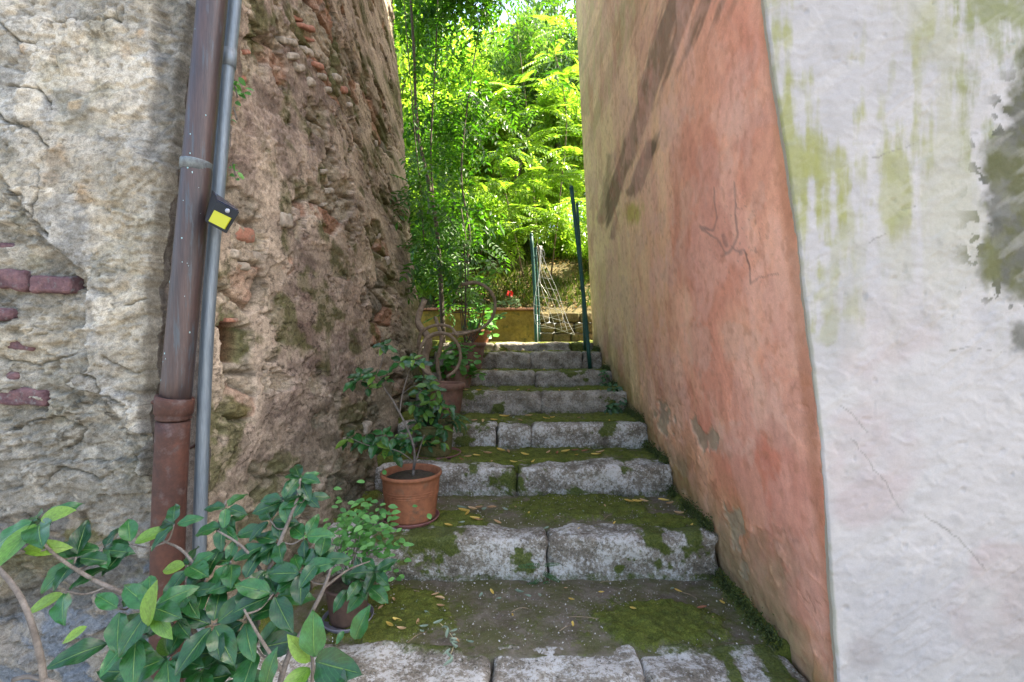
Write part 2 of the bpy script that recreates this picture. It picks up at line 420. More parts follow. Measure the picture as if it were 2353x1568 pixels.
m_rub = mat_wall('old rubble plaster', 60, 300, .60, .004, pits=True)
m_cream = mat_wall('flaking lime plaster', 60, 300, .50, .006)
m_pink = mat_wall('pink lime wash', 26, 260, .17, .002, .88)
m_white = mat_wall('white lime wash', 50, 300, .07, .0014, .85)

# --- left alley wall (rubble and broken plaster)
ns, nz, no = 330, 600, 14
D = np.exp(np.linspace(math.log(1.37), math.log(4.5), ns))
T = np.concatenate([np.linspace(0, 1, nz), 1+np.linspace(0, 1, no+1)[1:]])
DD, TT = np.meshgrid(D, T, indexing='ij')
ztop = .80*DD
ZZ = np.where(TT <= 1, -1.34+(ztop+1.34)*TT, ztop+(3.75-ztop)*(TT-1))
base = np.interp(D, [1.2, 1.4, 2.0, 2.5, 3.5, 4.6], [-1.02, -.955, -.80, -.725, -.70, -.74])[:, None]
# upright line of the face: nearly plumb near the pipes, leaning back towards the far end
up = np.interp(D, [1.37, 1.7, 2.3, 3.2, 4.5], [-.925, -.90, -.865, -.90, -.93])[:, None]
top = np.interp(D, [1.37, 1.7, 2.3, 3.2, 4.5], [-.825, -.87, -.90, -1.04, -1.22])[:, None]
h = (ZZ+1.0)
Xw = np.where(ZZ < 0, base+(up-base)*sm(0, 1.0, h)*.0+(up-base)*np.clip(h, 0, 1), up+(top-up)*np.clip(ZZ/np.maximum(ztop, .1), 0, 1.25))
S = np.log(D/1.37)[:, None]*1.5+ZZ*0
px, py = proj(Xw, DD, ZZ)
wx = S*1.0+.12*(fbm(S*3, ZZ*3, 1, 3)-.5); wz = ZZ+.12*(fbm(S*3, ZZ*3, 2, 3)-.5)
f1, f2, cid = voro(wx*4.2, wz*8.2, 3)
stonez = sm(0, .22, f2-f1)*(.6+.4*cid)
rough = fbm(S*16, ZZ*16, 5, 5, .6); big = fbm(S*2.2, ZZ*2.6, 6, 5, .55); fine = fbm(S*60, ZZ*60, 8, 3)
pl = big+.10*(fbm(S*9, ZZ*9, 12, 4)-.5)
# exposed rubble where the plaster has fallen
exp_ = np.zeros(S.shape)
for pts, wd in (([(700, 60), (760, 160), (800, 250)], [60, 55, 22]), ([(560, 100), (560, 200)], [22, 18]), ([(740, 390), (760, 470), (745, 520)], [26, 40, 22]),
                ([(520, 450), (560, 560), (560, 640)], [30, 45, 40]), ([(850, 520), (880, 640), (860, 800)], [22, 30, 26]), ([(930, 300), (960, 600)], [12, 16]),
                ([(520, 760), (540, 950)], [50, 40]), ([(700, 0), (690, 60)], [30, 50]), ([(830, 950), (800, 1100)], [46, 60]), ([(600, 1100), (700, 1250)], [60, 60])):
    d_, w_ = dline(px, py, pts, wd); exp_ = np.maximum(exp_, 1-d_/np.maximum(w_, 1))
nf = fbm(S*7, ZZ*7, 22, 5, .6)
expm = sm(.02, .10, exp_+(nf-.5)*1.3-.12+.35*sm(.60, .80, pl))
plaster = 1-expm
crack = 1-sm(0, .02, np.abs(fbm(S*4, ZZ*3, 33, 4)-.5))
sk1 = sm(.50, .512, fbm(S*1.7+3, ZZ*2.2, 41, 7, .52)); sk2 = sm(.53, .54, fbm(S*3.2+3, ZZ*4, 42, 7, .52))
disp = plaster*(.018+.016*(big-.5)+.0015*(rough-.5)+.002*(fine-.5)+.007*sk1+.004*sk2) + expm*(.032*(stonez-.45)+.028*(rough-.5)+.008*(fine-.5)-.004)
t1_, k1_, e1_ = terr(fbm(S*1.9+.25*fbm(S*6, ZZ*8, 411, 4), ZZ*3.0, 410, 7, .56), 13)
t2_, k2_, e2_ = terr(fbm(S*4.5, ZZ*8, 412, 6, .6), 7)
disp = disp+plaster*((t1_-.5)*.034+(t2_-.5)*.010)+expm*(t2_-.5)*.05
# a socket left in the wall beside the pipe
sock = sm(4, -3, sdpoly(px, py, [(503, 742), (543, 742), (533, 832), (497, 830)]))
disp = disp*(1-sock)-sock*.11
disp = disp+.05*sm(.75, .0, (ZZ+1.0-DD*.25))*(big-.3)
streak = fbm(S*7, ZZ*1.4, 15, 5, .6)
col = np.zeros(S.shape+(3,))+np.array([.33, .27, .225])
col = mixc(col, (.44, .36, .30), sk1*.6); col = mixc(col, (.26, .22, .18), (1-sk2)*.35)
col = mixc(col, (.45, .38, .31), sm(.46, .60, fbm(S*2.2, ZZ*3, 16, 6)))
col = mixc(col, (.20, .155, .14), sm(.46, .60, fbm(S*1.7, ZZ*1.5, 17, 6, .6))*.75)
col = mixc(col, (.42, .36, .30), sm(.60, .72, rough)*.5)
ec = mixc(np.zeros(S.shape+(3,))+np.array([.30, .265, .205]), (.29, .17, .12), (cid > .90)*.9)
ec = mixc(ec, (.20, .19, .16), (cid < .25)*.9); ec = mixc(ec, (.07, .065, .05), (1-sm(.02, .14, f2-f1))*.7)
col = col*plaster[..., None]+ec*expm[..., None]
col = col*(1+(k1_-.5)*.32)[..., None]; col = col*(1+(k2_-.5)*.22)[..., None]; near = sm(640, 500, px)
col = mixc(col, (.40, .34, .275), near*.6*sm(.35, .6, nf))
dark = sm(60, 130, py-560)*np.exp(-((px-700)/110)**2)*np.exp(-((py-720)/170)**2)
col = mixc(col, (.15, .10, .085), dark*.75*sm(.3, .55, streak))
mossm = sm(.54, .68, fbm(S*8, ZZ*8, 25, 5)+.10*sm(900, 1250, py)+.09*sm(900, 1000, px)*sm(300, 900, py))
col = mixc(col, (.085, .095, .03), mossm*.75)
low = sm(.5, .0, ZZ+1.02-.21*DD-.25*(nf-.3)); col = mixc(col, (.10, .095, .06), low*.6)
col = mixc(col, (.24, .11, .07), sock*.9)
mid_ = fbm(S*15, ZZ*20, 27, 6, .65); col = mixc(col, (.12, .10, .075), sm(.52, .64, mid_)*.30*plaster); col = mixc(col, (.44, .37, .30), sm(.50, .38, mid_)*.40)
col = mixc(col, (.10, .085, .06), sm(.008, .0, np.abs(fbm(S*3.3, ZZ*2.6, 28, 5)-.5))*.3*plaster)
# darker towards the far end
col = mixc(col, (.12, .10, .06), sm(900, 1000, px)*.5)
col = col*(1-.55*e1_*plaster*sm(.42, .55, fbm(S*2.5, ZZ*4, 415, 4)))[..., None]; col = col*(1-.35*e2_*sm(.48, .6, nf))[..., None]  # dark raw plaster edges, also painted in for shading the relief lacks
col = np.clip(col, 0, 1)**1.10*np.array([.98, .96, .91]); col = mixc(col, (.12, .05, .033), sock*.95)
dx = np.gradient(Xw, axis=0)/np.gradient(DD, axis=0)
nrm = np.stack([np.ones_like(dx), -dx, np.zeros_like(dx)], -1); nrm /= np.linalg.norm(nrm, axis=-1, keepdims=True)
Pw = np.stack([Xw, DD, ZZ], -1)+nrm*disp[..., None]
lw = Thing('rubble_wall', (-.9, 2.8, -1.33), 'tall brown rubble wall with broken plaster along the left of the steps', 'wall')
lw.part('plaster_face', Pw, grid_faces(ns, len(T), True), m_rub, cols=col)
# far end return, rounded
e = Pw[-1]; kk = 26; ret = np.zeros((kk, len(T), 3)); rc = np.zeros((kk, len(T), 3))+np.array([.15, .12, .08])
for i in range(kk):
    a = i/(kk-1); ret[i] = e+np.stack([-.6*a+0*e[:, 0], .10*np.sin(min(1, a*6)*math.pi/2)+.06*(vn(a*9+0*e[:, 2], e[:, 2]*9, 4)-.5)*min(1, a*5), 0*e[:, 0]], -1)
lw.part('wall_end', ret, grid_faces(kk, len(T), True), m_rub, cols=rc)
# near side of the same wall, running back behind the pipes to the cream facade
e = Pw[0]; kk = 30; ret = np.zeros((kk, len(T), 3)); rc = np.zeros((kk, len(T), 3))+np.array([.16, .13, .105])
for i in range(kk):
    a = i/(kk-1); ret[i] = e+np.stack([-.17*a+0*e[:, 0], .02*a+.03*(fbm(a*2+0*e[:, 2], e[:, 2]*14, 4, 4)-.5)*min(1, a*5), 0*e[:, 0]], -1)
lw.part('wall_return', ret, grid_faces(kk, len(T)), m_rub, cols=rc)

def wall_point(X, Y):
    """where the sight line of a photo point meets the left wall"""
    i = np.argmin((px[:, :nz]-X)**2+(py[:, :nz]-Y)**2); i = np.unravel_index(i, px[:, :nz].shape); return Vector(Pw[i]), float(DD[i])
m_rst = mat_noise('rubble stone', (.22, .19, .15), (.38, .33, .26), 16, .95, .006, (.13, .12, .08))
m_rbr = mat_noise('old red brick', (.24, .105, .07), (.36, .18, .12), 22, .95, .004, (.20, .17, .13))
rubble = [(648, 95, 62, 16, -62, 0), (672, 40, 60, 10, -60, 1), (690, 62, 70, 9, -62, 1), (702, 90, 50, 10, -58, 1), (742, 68, 30, 24, -20, 0), (655, 130, 52, 17, -65, 0), (672, 155, 44, 20, -50, 0),
          (700, 118, 40, 20, -40, 0), (712, 150, 50, 13, -56, 1), (726, 175, 46, 12, -58, 0), (742, 205, 40, 14, -55, 0), (700, 190, 34, 18, -60, 0), (765, 180, 36, 16, -50, 0), (778, 205, 34, 18, -55, 1),
          (795, 240, 28, 12, -65, 0), (560, 120, 28, 16, -70, 1), (556, 180, 26, 18, -30, 1), (570, 205, 24, 12, 10, 0), (738, 395, 30, 10, -50, 0), (760, 420, 40, 12, -48, 0), (748, 440, 30, 12, -40, 0),
          (775, 470, 26, 14, -55, 0), (735, 470, 26, 12, -40, 0), (560, 538, 68, 38, -12, 1), (640, 505, 44, 40, -20, 0), (590, 590, 36, 24, 10, 0), (545, 612, 34, 20, -14, 0), (520, 585, 30, 22, -10, 0), (522, 735, 40, 12, -4, 1),
          (868, 545, 20, 14, -60, 0), (880, 600, 20, 20, -50, 0), (862, 330, 18, 16, -60, 0), (905, 70, 16, 34, -40, 0), (835, 985, 40, 30, -10, 0), (790, 1020, 46, 34, 15, 0), (815, 1060, 40, 30, -20, 0)]
for i, (X, Y, wdt, hgt, ang, br) in enumerate(rubble):
    q, d = wall_point(X, Y); L = wdt/F*d/2*.9; H2 = hgt/F*d/2*.9
    # the stones run along the wall: length in y is stretched because the wall is seen obliquely
    V, Fq = rbox((0, 0, 0), (.035, L*1.25, H2), min(H2, .02)*.8, (4, 6, 5), .006, i, 22.)
    V = V@np.array(Matrix.Rotation(R(ang*-.45), 3, 'X')).T
    V = V+np.array(q)+np.array((-.020, 0, 0))
    lw.part('brick' if br else 'stone', V, Fq, m_rbr if br else m_rst)

# --- cream facade to the left of the pipes
edge_pts = [(470, -420), (455, 0), (440, 60), (432, 130), (422, 200), (425, 270), (405, 340), (402, 400), (388, 480), (380, 560), (372, 620), (358, 660), (368, 700), (362, 760), (352, 820), (358, 880), (345, 905), (352, 1000), (346, 1200), (350, 1400), (345, 1568), (345, 1750)]
DC = 1.33
nx, nz = 300, 640
T2 = np.concatenate([np.linspace(-1.34, 1.12, nz), np.linspace(1.2, 4.1, 12)])
ex = np.interp(CY-T2*F/DC, [p[1] for p in edge_pts], [p[0] for p in edge_pts])-9+10*(fbm(T2*22, T2*0+2, 8, 4)-.5)
xe = (ex-CX)/F*DC
SS = np.linspace(0, 1, nx)
X2 = -2.6+(xe[None, :]+2.6)*(1-(1-SS[:, None])**1.0); 
SSn = np.concatenate([np.linspace(0, .35, 60), np.linspace(.355, 1, nx-60)]); X2 = -2.6+(xe[None, :]+2.6)*SSn[:, None]
Z2 = T2[None, :]+0*X2
px2, py2 = proj(X2, DC+0*X2, Z2)
big = fbm(X2*2.5, Z2*2.8, 61, 5); rough = fbm(X2*14, Z2*18, 62, 5, .6); fine = fbm(X2*55, Z2*70, 63, 3)
nf = fbm(X2*8, Z2*9, 64, 5, .6)
jit = (nf-.5)*70
lowp = [(-900, 60), (-100, 330), (0, 395), (60, 470), (100, 540), (150, 590), (205, 640), (212, 700), (200, 760), (215, 850), (150, 880), (240, 910), (290, 985), (340, 1000), (310, 1080), (345, 1110), (345, 1800), (-900, 1800)]
lowm = sm(3, -3, sdpoly(px2+jit*.25, py2+jit*.3, lowp))
# second, shallower skins of plaster with torn edges
skin = sm(.50, .515, fbm(X2*3.4+4, Z2*5.2, 70, 5, .5))
skin2 = sm(.56, .572, fbm(X2*6.5, Z2*10, 71, 5, .5))
gstrip = sm(4, -4, sdpoly(px2+jit*.12, py2, [(372, -300), (372, 60), (362, 100), (368, 200), (350, 250), (352, 300), (346, 370), (395, 380), (400, 340), (470, -300)]))
rock = sm(20, -25, sdpoly(px2+jit, py2+jit, [(-900, 1130), (0, 1180), (120, 1150), (190, 1250), (340, 1300), (345, 1800), (-900, 1800)]))
row = Z2*13+.35*(fbm(X2*2, Z2*2, 73, 3)-.5)
course = np.abs((row % 1)-.5)*2
f1, f2, cid = voro(X2*6+3, row+.0, 77)
disp = .012*(big-.5)+.006*(fine-.5)+.010*(rough-.5)+.006*skin+.004*skin2
disp = disp-lowm*(.034+.004*(1-sm(.55, .95, 1-course*.6))+.016*(rough-.5)-.010*skin2)
disp = disp-gstrip*.010
disp = disp+rock*(-.02+.05*(fbm(X2*4, Z2*4+X2*2, 79, 5, .55)-.4))
disp = disp-sm(12, 0, ex[None, :]-px2)*.03
# small pits
disp = disp-.008*sm(.86, .93, vn(X2*48, Z2*48, 81))*sm(.5, .6, nf)
disp = disp*1.2+.009*sm(.5, .508, fbm(X2*2.4+2, Z2*3.6, 94, 6, .56))+.005*sm(.54, .548, fbm(X2*5.4+2, Z2*9, 93, 6, .56))+.006*(fbm(X2*34, Z2*44, 96, 4, .6)-.5)
col = np.zeros(X2.shape+(3,))+np.array([.56, .515, .43])
col = mixc(col, (.63, .585, .50), sm(.45, .6, fbm(X2*5, Z2*5, 82, 4)))
col = mixc(col, (.36, .36, .345), sm(.50, .64, fbm(X2*7+5, Z2*6, 83, 5))*.8)
col = mixc(col, (.40, .43, .44), sm(150, 0, px2)*.6*sm(.4, .6, nf))
for (ox, oy, r_) in ((140, 370, 26), (205, 440, 34), (225, 580, 16), (130, 410, 18), (300, 130, 16), (60, 120, 22), (340, 90, 20), (190, 250, 15), (215, 395, 12)):
    col = mixc(col, (.50, .36, .22), sm(1.2, .5, np.hypot(px2-ox, py2-oy)/r_+(nf-.5)*2.2)*.75)
col = mixc(col, (.33, .31, .26), lowm*.8); col = mixc(col, (.30, .28, .235), lowm*sm(.5, .62, rough)*.7)
col = mixc(col, (.19, .19, .185), gstrip*.95)
col = mixc(col, (.16, .155, .14), sm(34, 20, ex[None, :]-px2+(nf-.5)*40)*(py2 < 900)*.5)
col = mixc(col, (.16, .155, .135), rock*.85); col = mixc(col, (.13, .115, .06), rock*sm(.5, .6, nf)*sm(1450, 1250, py2)*.8)
col = mixc(col, (.20, .22, .24), rock*sm(.45, .6, fbm(X2*3, Z2*8, 88, 4))*sm(1280, 1380, py2)*.7)
col = mixc(col, (.24, .235, .16), sm(.6, .7, fbm(X2*9, Z2*9, 89, 5))*.35)
t1_, k1_, e1_ = terr(fbm(X2*2.6+.25*fbm(X2*7, Z2*9, 401, 4), Z2*4.2, 400, 7, .56), 13)
t2_, k2_, e2_ = terr(fbm(X2*7, Z2*15, 402, 6, .6), 7)
area_ = sm(.42, .56, fbm(X2*2.2+7, Z2*2.2, 403, 4))*(1-gstrip)
disp = disp+(t1_-.5)*.085*(.35+.65*np.maximum(area_, lowm))+(t2_-.5)*.030*(.25+.75*lowm)
col = col*(1+(k1_-.5)*.30)[..., None]; col = col*(1+(k2_-.5)*.22*(.4+.6*lowm))[..., None]
for pts in ([(0, 265), (40, 290), (95, 300), (120, 340)], [(0, 440), (60, 455), (100, 520), (120, 545)], [(30, 200), (90, 215), (130, 260)], [(90, 385), (98, 440), (92, 500)], [(0, 640), (60, 650), (140, 655), (210, 640)], [(0, 820), (80, 830), (160, 810)],
            [(190, 860), (225, 870), (240, 915), (290, 925)], [(0, 990), (110, 960), (160, 1000), (120, 1040)], [(250, 1000), (300, 985), (330, 1010)], [(60, 1120), (120, 1080), (200, 1110), (240, 1090)], [(250, 820), (300, 850), (350, 846)], [(310, 700), (350, 690)],
            [(120, 60), (180, 70), (240, 50), (300, 80)], [(0, 60), (60, 100), (100, 90)], [(150, 860), (150, 900), (180, 930)]):
    d_, _ = dline(px2+(nf-.5)*40, py2+(fbm(X2*10+4, Z2*12, 410, 5, .6)-.5)*50, pts); cm_ = sm(4.5, 1, d_); col = mixc(col, (.10, .09, .065), cm_*.8); disp = disp-.012*cm_
edge_ = sm(5, 1, np.abs(sdpoly(px2+jit*.25, py2+jit*.3, lowp))); col = mixc(col, (.13, .12, .08), edge_*.7)
col = mixc(col, (.15, .135, .11), e1_*.75*sm(.44, .56, fbm(X2*3, Z2*4, 405, 4)+.08*lowm)); col = mixc(col, (.19, .175, .14), e2_*.55*sm(.48, .6, nf+.12*lowm))  # torn edges darkened as raw mortar and in place of relief shading
sl = fbm(X2*11, Z2*9, 91, 5); col = mixc(col, (.22, .20, .165), sm(15, 0, ex[None, :]-px2)*sm(.35, .55, sl)*.7)
mid_ = fbm(X2*22, Z2*30, 97, 5, .6); col = mixc(col, (.24, .225, .19), sm(.52, .64, mid_)*.45); col = mixc(col, (.70, .66, .57), sm(.48, .36, mid_)*.35)
col = mixc(col, (.34, .32, .275), sm(.508, .5, fbm(X2*2.4+2, Z2*3.6, 94, 6, .56))*.35)
col = mixc(col, (.50, .44, .33), sm(.5, .62, fbm(X2*3, Z2*3, 98, 4))*.35*(1-rock))
col = np.clip(col, 0, 1)**1.15*np.array([.70, .70, .69])
col = mixc(col, (.105, .10, .088), rock*.80); col = mixc(col, (.15, .17, .19), rock*sm(.5, .62, fbm(X2*3, Z2*8, 88, 4))*.7); col = mixc(col, (.26, .22, .16), rock*sm(.52, .62, fbm(X2*7+2, Z2*16+X2*8, 87, 5))*.6); col = mixc(col, (.11, .10, .04), rock*sm(.5, .62, nf)*sm(1420, 1250, py2)*.8)
DY = DC-disp
cw = Thing('plastered_facade', (-1.5, 1.33, -1.33), 'pale cream plastered wall with flaking lime and exposed bricks at far left', 'wall')
cw.part('plaster_face', np.stack([X2, DY, Z2], -1), grid_faces(nx, len(T2)), m_cream, cols=col)
kk = 20; e = np.stack([X2[-1], DY[-1], Z2[-1]], -1); ret = np.zeros((kk, len(T2), 3)); rc = np.zeros((kk, len(T2), 3))
for i in range(kk):
    a = i/(kk-1); ret[i] = e+np.stack([-.02*a+.014*(fbm(a*3+0*e[:, 2], e[:, 2]*20, 5, 3)-.5)*min(1, a*5), .10*a+0*e[:, 2], 0*e[:, 2]], -1)
rc[:] = (.22, .20, .17)
cw.part('plaster_edge', ret, grid_faces(kk, len(T2)), m_cream, cols=rc)
m_pbr = mat_noise('purple red brick', (.07, .038, .045), (.15, .085, .085), 30, .95, .008, (.13, .12, .12))
for i, (x0, x1, y0, y1) in enumerate([(-170, -20, 640, 684), (-15, 82, 622, 668), (86, 184, 634, 676), (-60, 48, 712, 738), (-120, 100, 772, 800), (-90, 64, 850, 872), (-150, -6, 888, 926), (0, 128, 893, 932), (-60, 60, 560, 580)]):
    c = P((x0+x1)/2, (y0+y1)/2, DC+.034)
    V, Fq = rbox(c, ((x1-x0)/2/F*DC, .03, (y1-y0)/2/F*DC), .012, (14, 3, 6), .0075, i+40, 20., rot=R(rnd.uniform(-3, 1)))
    V[:, 2] += .010*(fbm(V[:, 0]*30, V[:, 0]*0+i, 9, 3)-.5)
    cw.part('brick', V, Fq, m_pbr)

# --- pink alley wall
ns, nz, no = 360, 520, 12
D = np.exp(np.linspace(math.log(1.170), math.log(4.87), ns)); T = np.concatenate([np.linspace(0, 1, nz), 1+np.linspace(0, 1, no+1)[1:]])
DD, TT = np.meshgrid(D, T, indexing='ij'); ztop = .80*DD
ZZ = np.where(TT <= 1, -1.34+(ztop+1.34)*TT, ztop+(5.6-ztop)*(TT-1))
q = (DD-1.185)/(4.87-1.185); slope = .109+(.051-.109)*np.clip(q, 0, 1)**.6; z0 = -.9+.9*q
Xp = .862-slope*np.clip(np.minimum(ZZ, ztop)-z0, -.3, 9)
px, py = proj(Xp, DD, ZZ); S = DD
nf = fbm(S*6, ZZ*6, 101, 5, .6); big = fbm(S*1.6, ZZ*1.6, 102, 4); sw = fbm(S*3+.8*fbm(S*2, ZZ*2, 105, 3), ZZ*2.2, 103, 5)
vs = fbm(S*12, ZZ*.8, 104, 5, .6)
col = np.zeros(S.shape+(3,))+np.array([.68, .30, .20])
col = mixc(col, (.84, .45, .30), sm(.40, .62, sw)*.8)
col = mixc(col, (.58, .20, .13), sm(.50, .66, fbm(S*2.4, ZZ*1.8, 107, 5))*sm(250, 800, py)*.75)
col = mixc(col, (.90, .72, .40), sm(1610, 1370, px+(vs-.5)*120)*.92)       # warm bounced light painted into the far part as ochre
col = mixc(col, (.84, .62, .38), sm(1720, 1420, px)*sm(600, 0, py)*.55)  # the same warm glow painted over the far upper part
col = mixc(col, (.63, .42, .32), sm(.60, .68, fbm(S*5+2*nf, ZZ*5, 108, 4))*.35)
# dark runs of damp growth
def stain(pts, wid, c, s, n0=.5):
    global col
    d_, w_ = dline(px, py, pts, wid); a = 1-d_/np.maximum(w_, 1)
    m = sm(-.15, .8, np.maximum(a, -.6)*.9+(ang-.5)*6.0*n0+(nf-.5)*1.2+.05); m = m*sm(-.7, .1, a); col = mixc(col, c, m*s)
th = .34   # the runs lean: noise stretched along the same line
ang = fbm((px*math.cos(th)+py*math.sin(th))/14., (py*math.cos(th)-px*math.sin(th))/240., 111, 5, .6)
stain([(1640, -120), (1560, 40), (1490, 170), (1450, 290), (1430, 380), (1408, 480), (1404, 545)], [84, 70, 40, 28, 24, 17, 9], (.17, .12, .08), .78)
stain([(1500, -100), (1440, 60), (1395, 200), (1365, 300), (1345, 380)], [50, 30, 14, 8, 4], (.30, .25, .12), .4)
stain([(1420, -100), (1400, 60), (1350, 150), (1345, 260)], [70, 50, 26, 8], (.40, .36, .18), .45)
stain([(1548, 280), (1510, 335), (1490, 360)], [10, 16, 8], (.15, .115, .08), .6)
stain([(1500, 340), (1470, 430), (1440, 440)], [16, 30, 12], (.13, .095, .065), .7)
stain([(1400, 360), (1385, 500)], [12, 14], (.19, .15, .08), .55)
stain([(1380, 620), (1375, 740), (1400, 800)], [26, 22, 18], (.45, .30, .16), .3)
ygm = sm(1.1, .2, np.hypot((px-1452)/24, (py-490)/26)+(nf-.5)*2); col = mixc(col, (.50, .44, .10), ygm*.8)
# cracks
for pts, wd in (([(1640, 430), (1642, 470), (1648, 500), (1640, 525), (1612, 522), (1650, 545), (1662, 575)], 3.2), ([(1690, 420), (1694, 480), (1690, 540), (1682, 565), (1655, 590)], 3.6),
                ([(1682, 565), (1705, 580), (1716, 610), (1722, 650)], 3.2), ([(1720, 655), (1750, 640), (1795, 632)], 2.4), ([(1660, 540), (1668, 562)], 6), ([(1610, 515), (1630, 524)], 5)):
    d_, _ = dline(px+(nf-.5)*26, py+(fbm(S*7+9, ZZ*7, 115, 4)-.5)*26, pts); col = mixc(col, (.10, .07, .055), sm(wd, wd*.3, d_)*.8)
spk = (vn(px/5, py/5, 117) > .86)*np.exp(-((px-1690)/70)**2-((py-560)/110)**2); col = mixc(col, (.13, .09, .07), np.clip(spk, 0, 1)*.7)
# ochre green damp foot of the wall
foot = sm(.62, .0, ZZ-(-1.0+.235*(DD-1.4))-.0+(nf-.5)*.55)
foot2 = sm(.30, .0, ZZ-(-1.0+.235*(DD-1.4))-.0+(nf-.5)*.35)
col = mixc(col, (.42, .25, .11), foot*.6*sm(.3, .6, vs+.15)); col = mixc(col, (.17, .15, .055), foot2*.7)
col = mixc(col, (.17, .165, .05), sm(1500, 1380, px)*foot*.7)
# fallen skins of lime, showing a grey render
chips = np.zeros(S.shape)
for pl_ in ([(1594, 966), (1608, 940), (1622, 975), (1640, 1012), (1632, 1052), (1612, 1056), (1598, 1020)], [(1664, 1162), (1686, 1172), (1705, 1240), (1700, 1268), (1680, 1250), (1668, 1208)],
            [(1690, 1285), (1718, 1300), (1724, 1330), (1704, 1322)], [(1500, 905), (1530, 930), (1560, 1000), (1545, 1010), (1510, 950)]):
    chips = np.maximum(chips, sm(2, -2, sdpoly(px+(nf-.5)*60, py+(fbm(S*9+3, ZZ*9, 119, 5, .6)-.5)*90, pl_)))
for q_, (cc_, th_) in enumerate((((.76, .46, .37), .50), ((.50, .20, .14), .54), ((.72, .42, .32), .55))):
    fl_ = fbm(S*4.5+1.6*fbm(S*3, ZZ*3, 130+q_, 3), ZZ*3.2+1.6*fbm(S*3+7, ZZ*3, 140+q_, 3), 150+q_, 6, .58); col = mixc(col, cc_, sm(th_, th_+.14, fl_)*.34*(1-foot2))
col = mixc(col, (.40, .18, .10), sm(.62, .74, fbm(S*30, ZZ*30, 160, 4))*.3)
peel = sm(.0, .012, fbm(S*3.4+1, ZZ*3.4, 121, 5)-.54)*foot
col = mixc(col, (.30, .275, .19), chips*.7); col = mixc(col, (.40, .30, .21), peel*.35)
tp_, kp_, ep_ = terr(fbm(S*2.6+.4*nf, ZZ*2.6, 420, 6, .55), 12); pm_ = np.clip(sm(600, 1000, py)*.7+foot, 0, 1)*sm(.40, .55, fbm(S*2, ZZ*2, 421, 3))
col = col*(1+(kp_-.5)*.22*pm_)[..., None]; col = mixc(col, (.26, .13, .08), ep_*pm_*.4)
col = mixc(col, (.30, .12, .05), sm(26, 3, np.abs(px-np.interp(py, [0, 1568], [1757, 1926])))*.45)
disp = .006*pm_*(tp_-.5)*4+.010*(big-.5)+.0035*(fbm(S*14, ZZ*14, 124, 4)-.5)+.0012*(fbm(S*60, ZZ*60, 125, 2)-.5)-chips*.007-peel*.004+.010*foot2*(fbm(S*18, ZZ*18, 126, 4)-.3)
disp = disp+.008*(nf-.5)*foot
pw = Thing('pink_wall', (.86, 3, -1.33), 'tall salmon pink limewashed wall with dark damp streaks to the right of the steps', 'wall')
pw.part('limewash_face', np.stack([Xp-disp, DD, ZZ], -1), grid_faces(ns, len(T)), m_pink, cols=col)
e = np.stack([Xp[-1]-disp[-1], DD[-1], ZZ[-1]], -1); kk = 30; ret = np.zeros((kk, len(T), 3)); rc = np.zeros((kk, len(T), 3))+np.array([.50, .36, .22])
for i in range(kk):
    a = i/(kk-1); ret[i] = e+np.stack([5*a**3+.05*math.sin(min(1, a*4)*math.pi/2)+0*e[:, 0], .06*(1-math.cos(min(1, a*6)*math.pi/2))+0*e[:, 0], 0*e[:, 0]], -1)
pw.part('wall_end', ret, grid_faces(kk, len(T)), m_pink, cols=rc)

# --- white wall, one coat of plaster proud of the pink one
wedge = [(1710, -420), (1757, 0), (1776, 150), (1800, 300), (1818, 420), (1838, 560), (1852, 700), (1866, 820), (1880, 930), (1892, 1060), (1900, 1150), (1912, 1350), (1927, 1568), (1945, 1800)]
DW = 1.165; nx, nz = 330, 520
T2 = np.concatenate([np.linspace(-1.34, .96, nz), np.linspace(1.05, 7.0, 14)])
ex = np.interp(CY-T2*F/DW, [p[1] for p in wedge], [p[0] for p in wedge]); ex = ex+2.0*(fbm(T2*30, T2*0+3, 6, 3)-.5)
xe = (ex-CX)/F*DW
Sx = np.concatenate([np.linspace(0, .40, nx-50), np.linspace(.41, 1, 50)]); Sx = np.concatenate([np.linspace(0, .075, nx-40), np.linspace(.08, 1, 40)]); X2 = xe[None, :]+(12-xe[None, :])*Sx[:, None]; Z2 = T2[None, :]+0*X2  # unseen length and height added to keep sun off the foreground plants
px, py = proj(X2, DW+0*X2, Z2)
nf = fbm(X2*9, Z2*9, 201, 5, .6); big = fbm(X2*3, Z2*3, 202, 4); vs = fbm(X2*26, Z2*3, 203, 5, .6)
col = np.zeros(X2.shape+(3,))+np.array([.66, .65, .66])
col = mixc(col, (.56, .56, .585), sm(.45, .62, fbm(X2*4, Z2*4, 204, 4))*.7)
col = mixc(col, (.60, .51, .52), sm(.54, .66, fbm(X2*3.2+8, Z2*3, 205, 4))*.6*sm(600, 900, py))
col = mixc(col, (.46, .44, .41), sm(2100, 2350, px)*sm(1000, 1500, py)*.35)
def alg(pts, wid, c, s, k=1.0):
    global col
    d_, w_ = dline(px, py, pts, wid); a = 1-d_/np.maximum(w_, 1)
    col = mixc(col, c, sm(-.3, .85, a+(vs-.5)*3.4*k+(nf-.5)*2.6*k)*s)
G1 = (.40, .42, .16); G2 = (.26, .30, .10)
alg([(1775, 0), (1790, 150), (1830, 330), (1850, 480), (1860, 620), (1868, 760)], [36, 30, 46, 50, 40, 16], G1, .85)
alg([(1890, 380), (1880, 480), (1900, 560)], [50, 50, 20], G1, .8)
alg([(2130, 60), (2060, 160), (2020, 260)], [50, 50, 30], G1, .5)
alg([(2080, 290), (2060, 400), (2040, 460)], [60, 70, 50], G1, .65)
alg([(1960, 500), (1900, 620), (1890, 720)], [40, 40, 20], G1, .4)
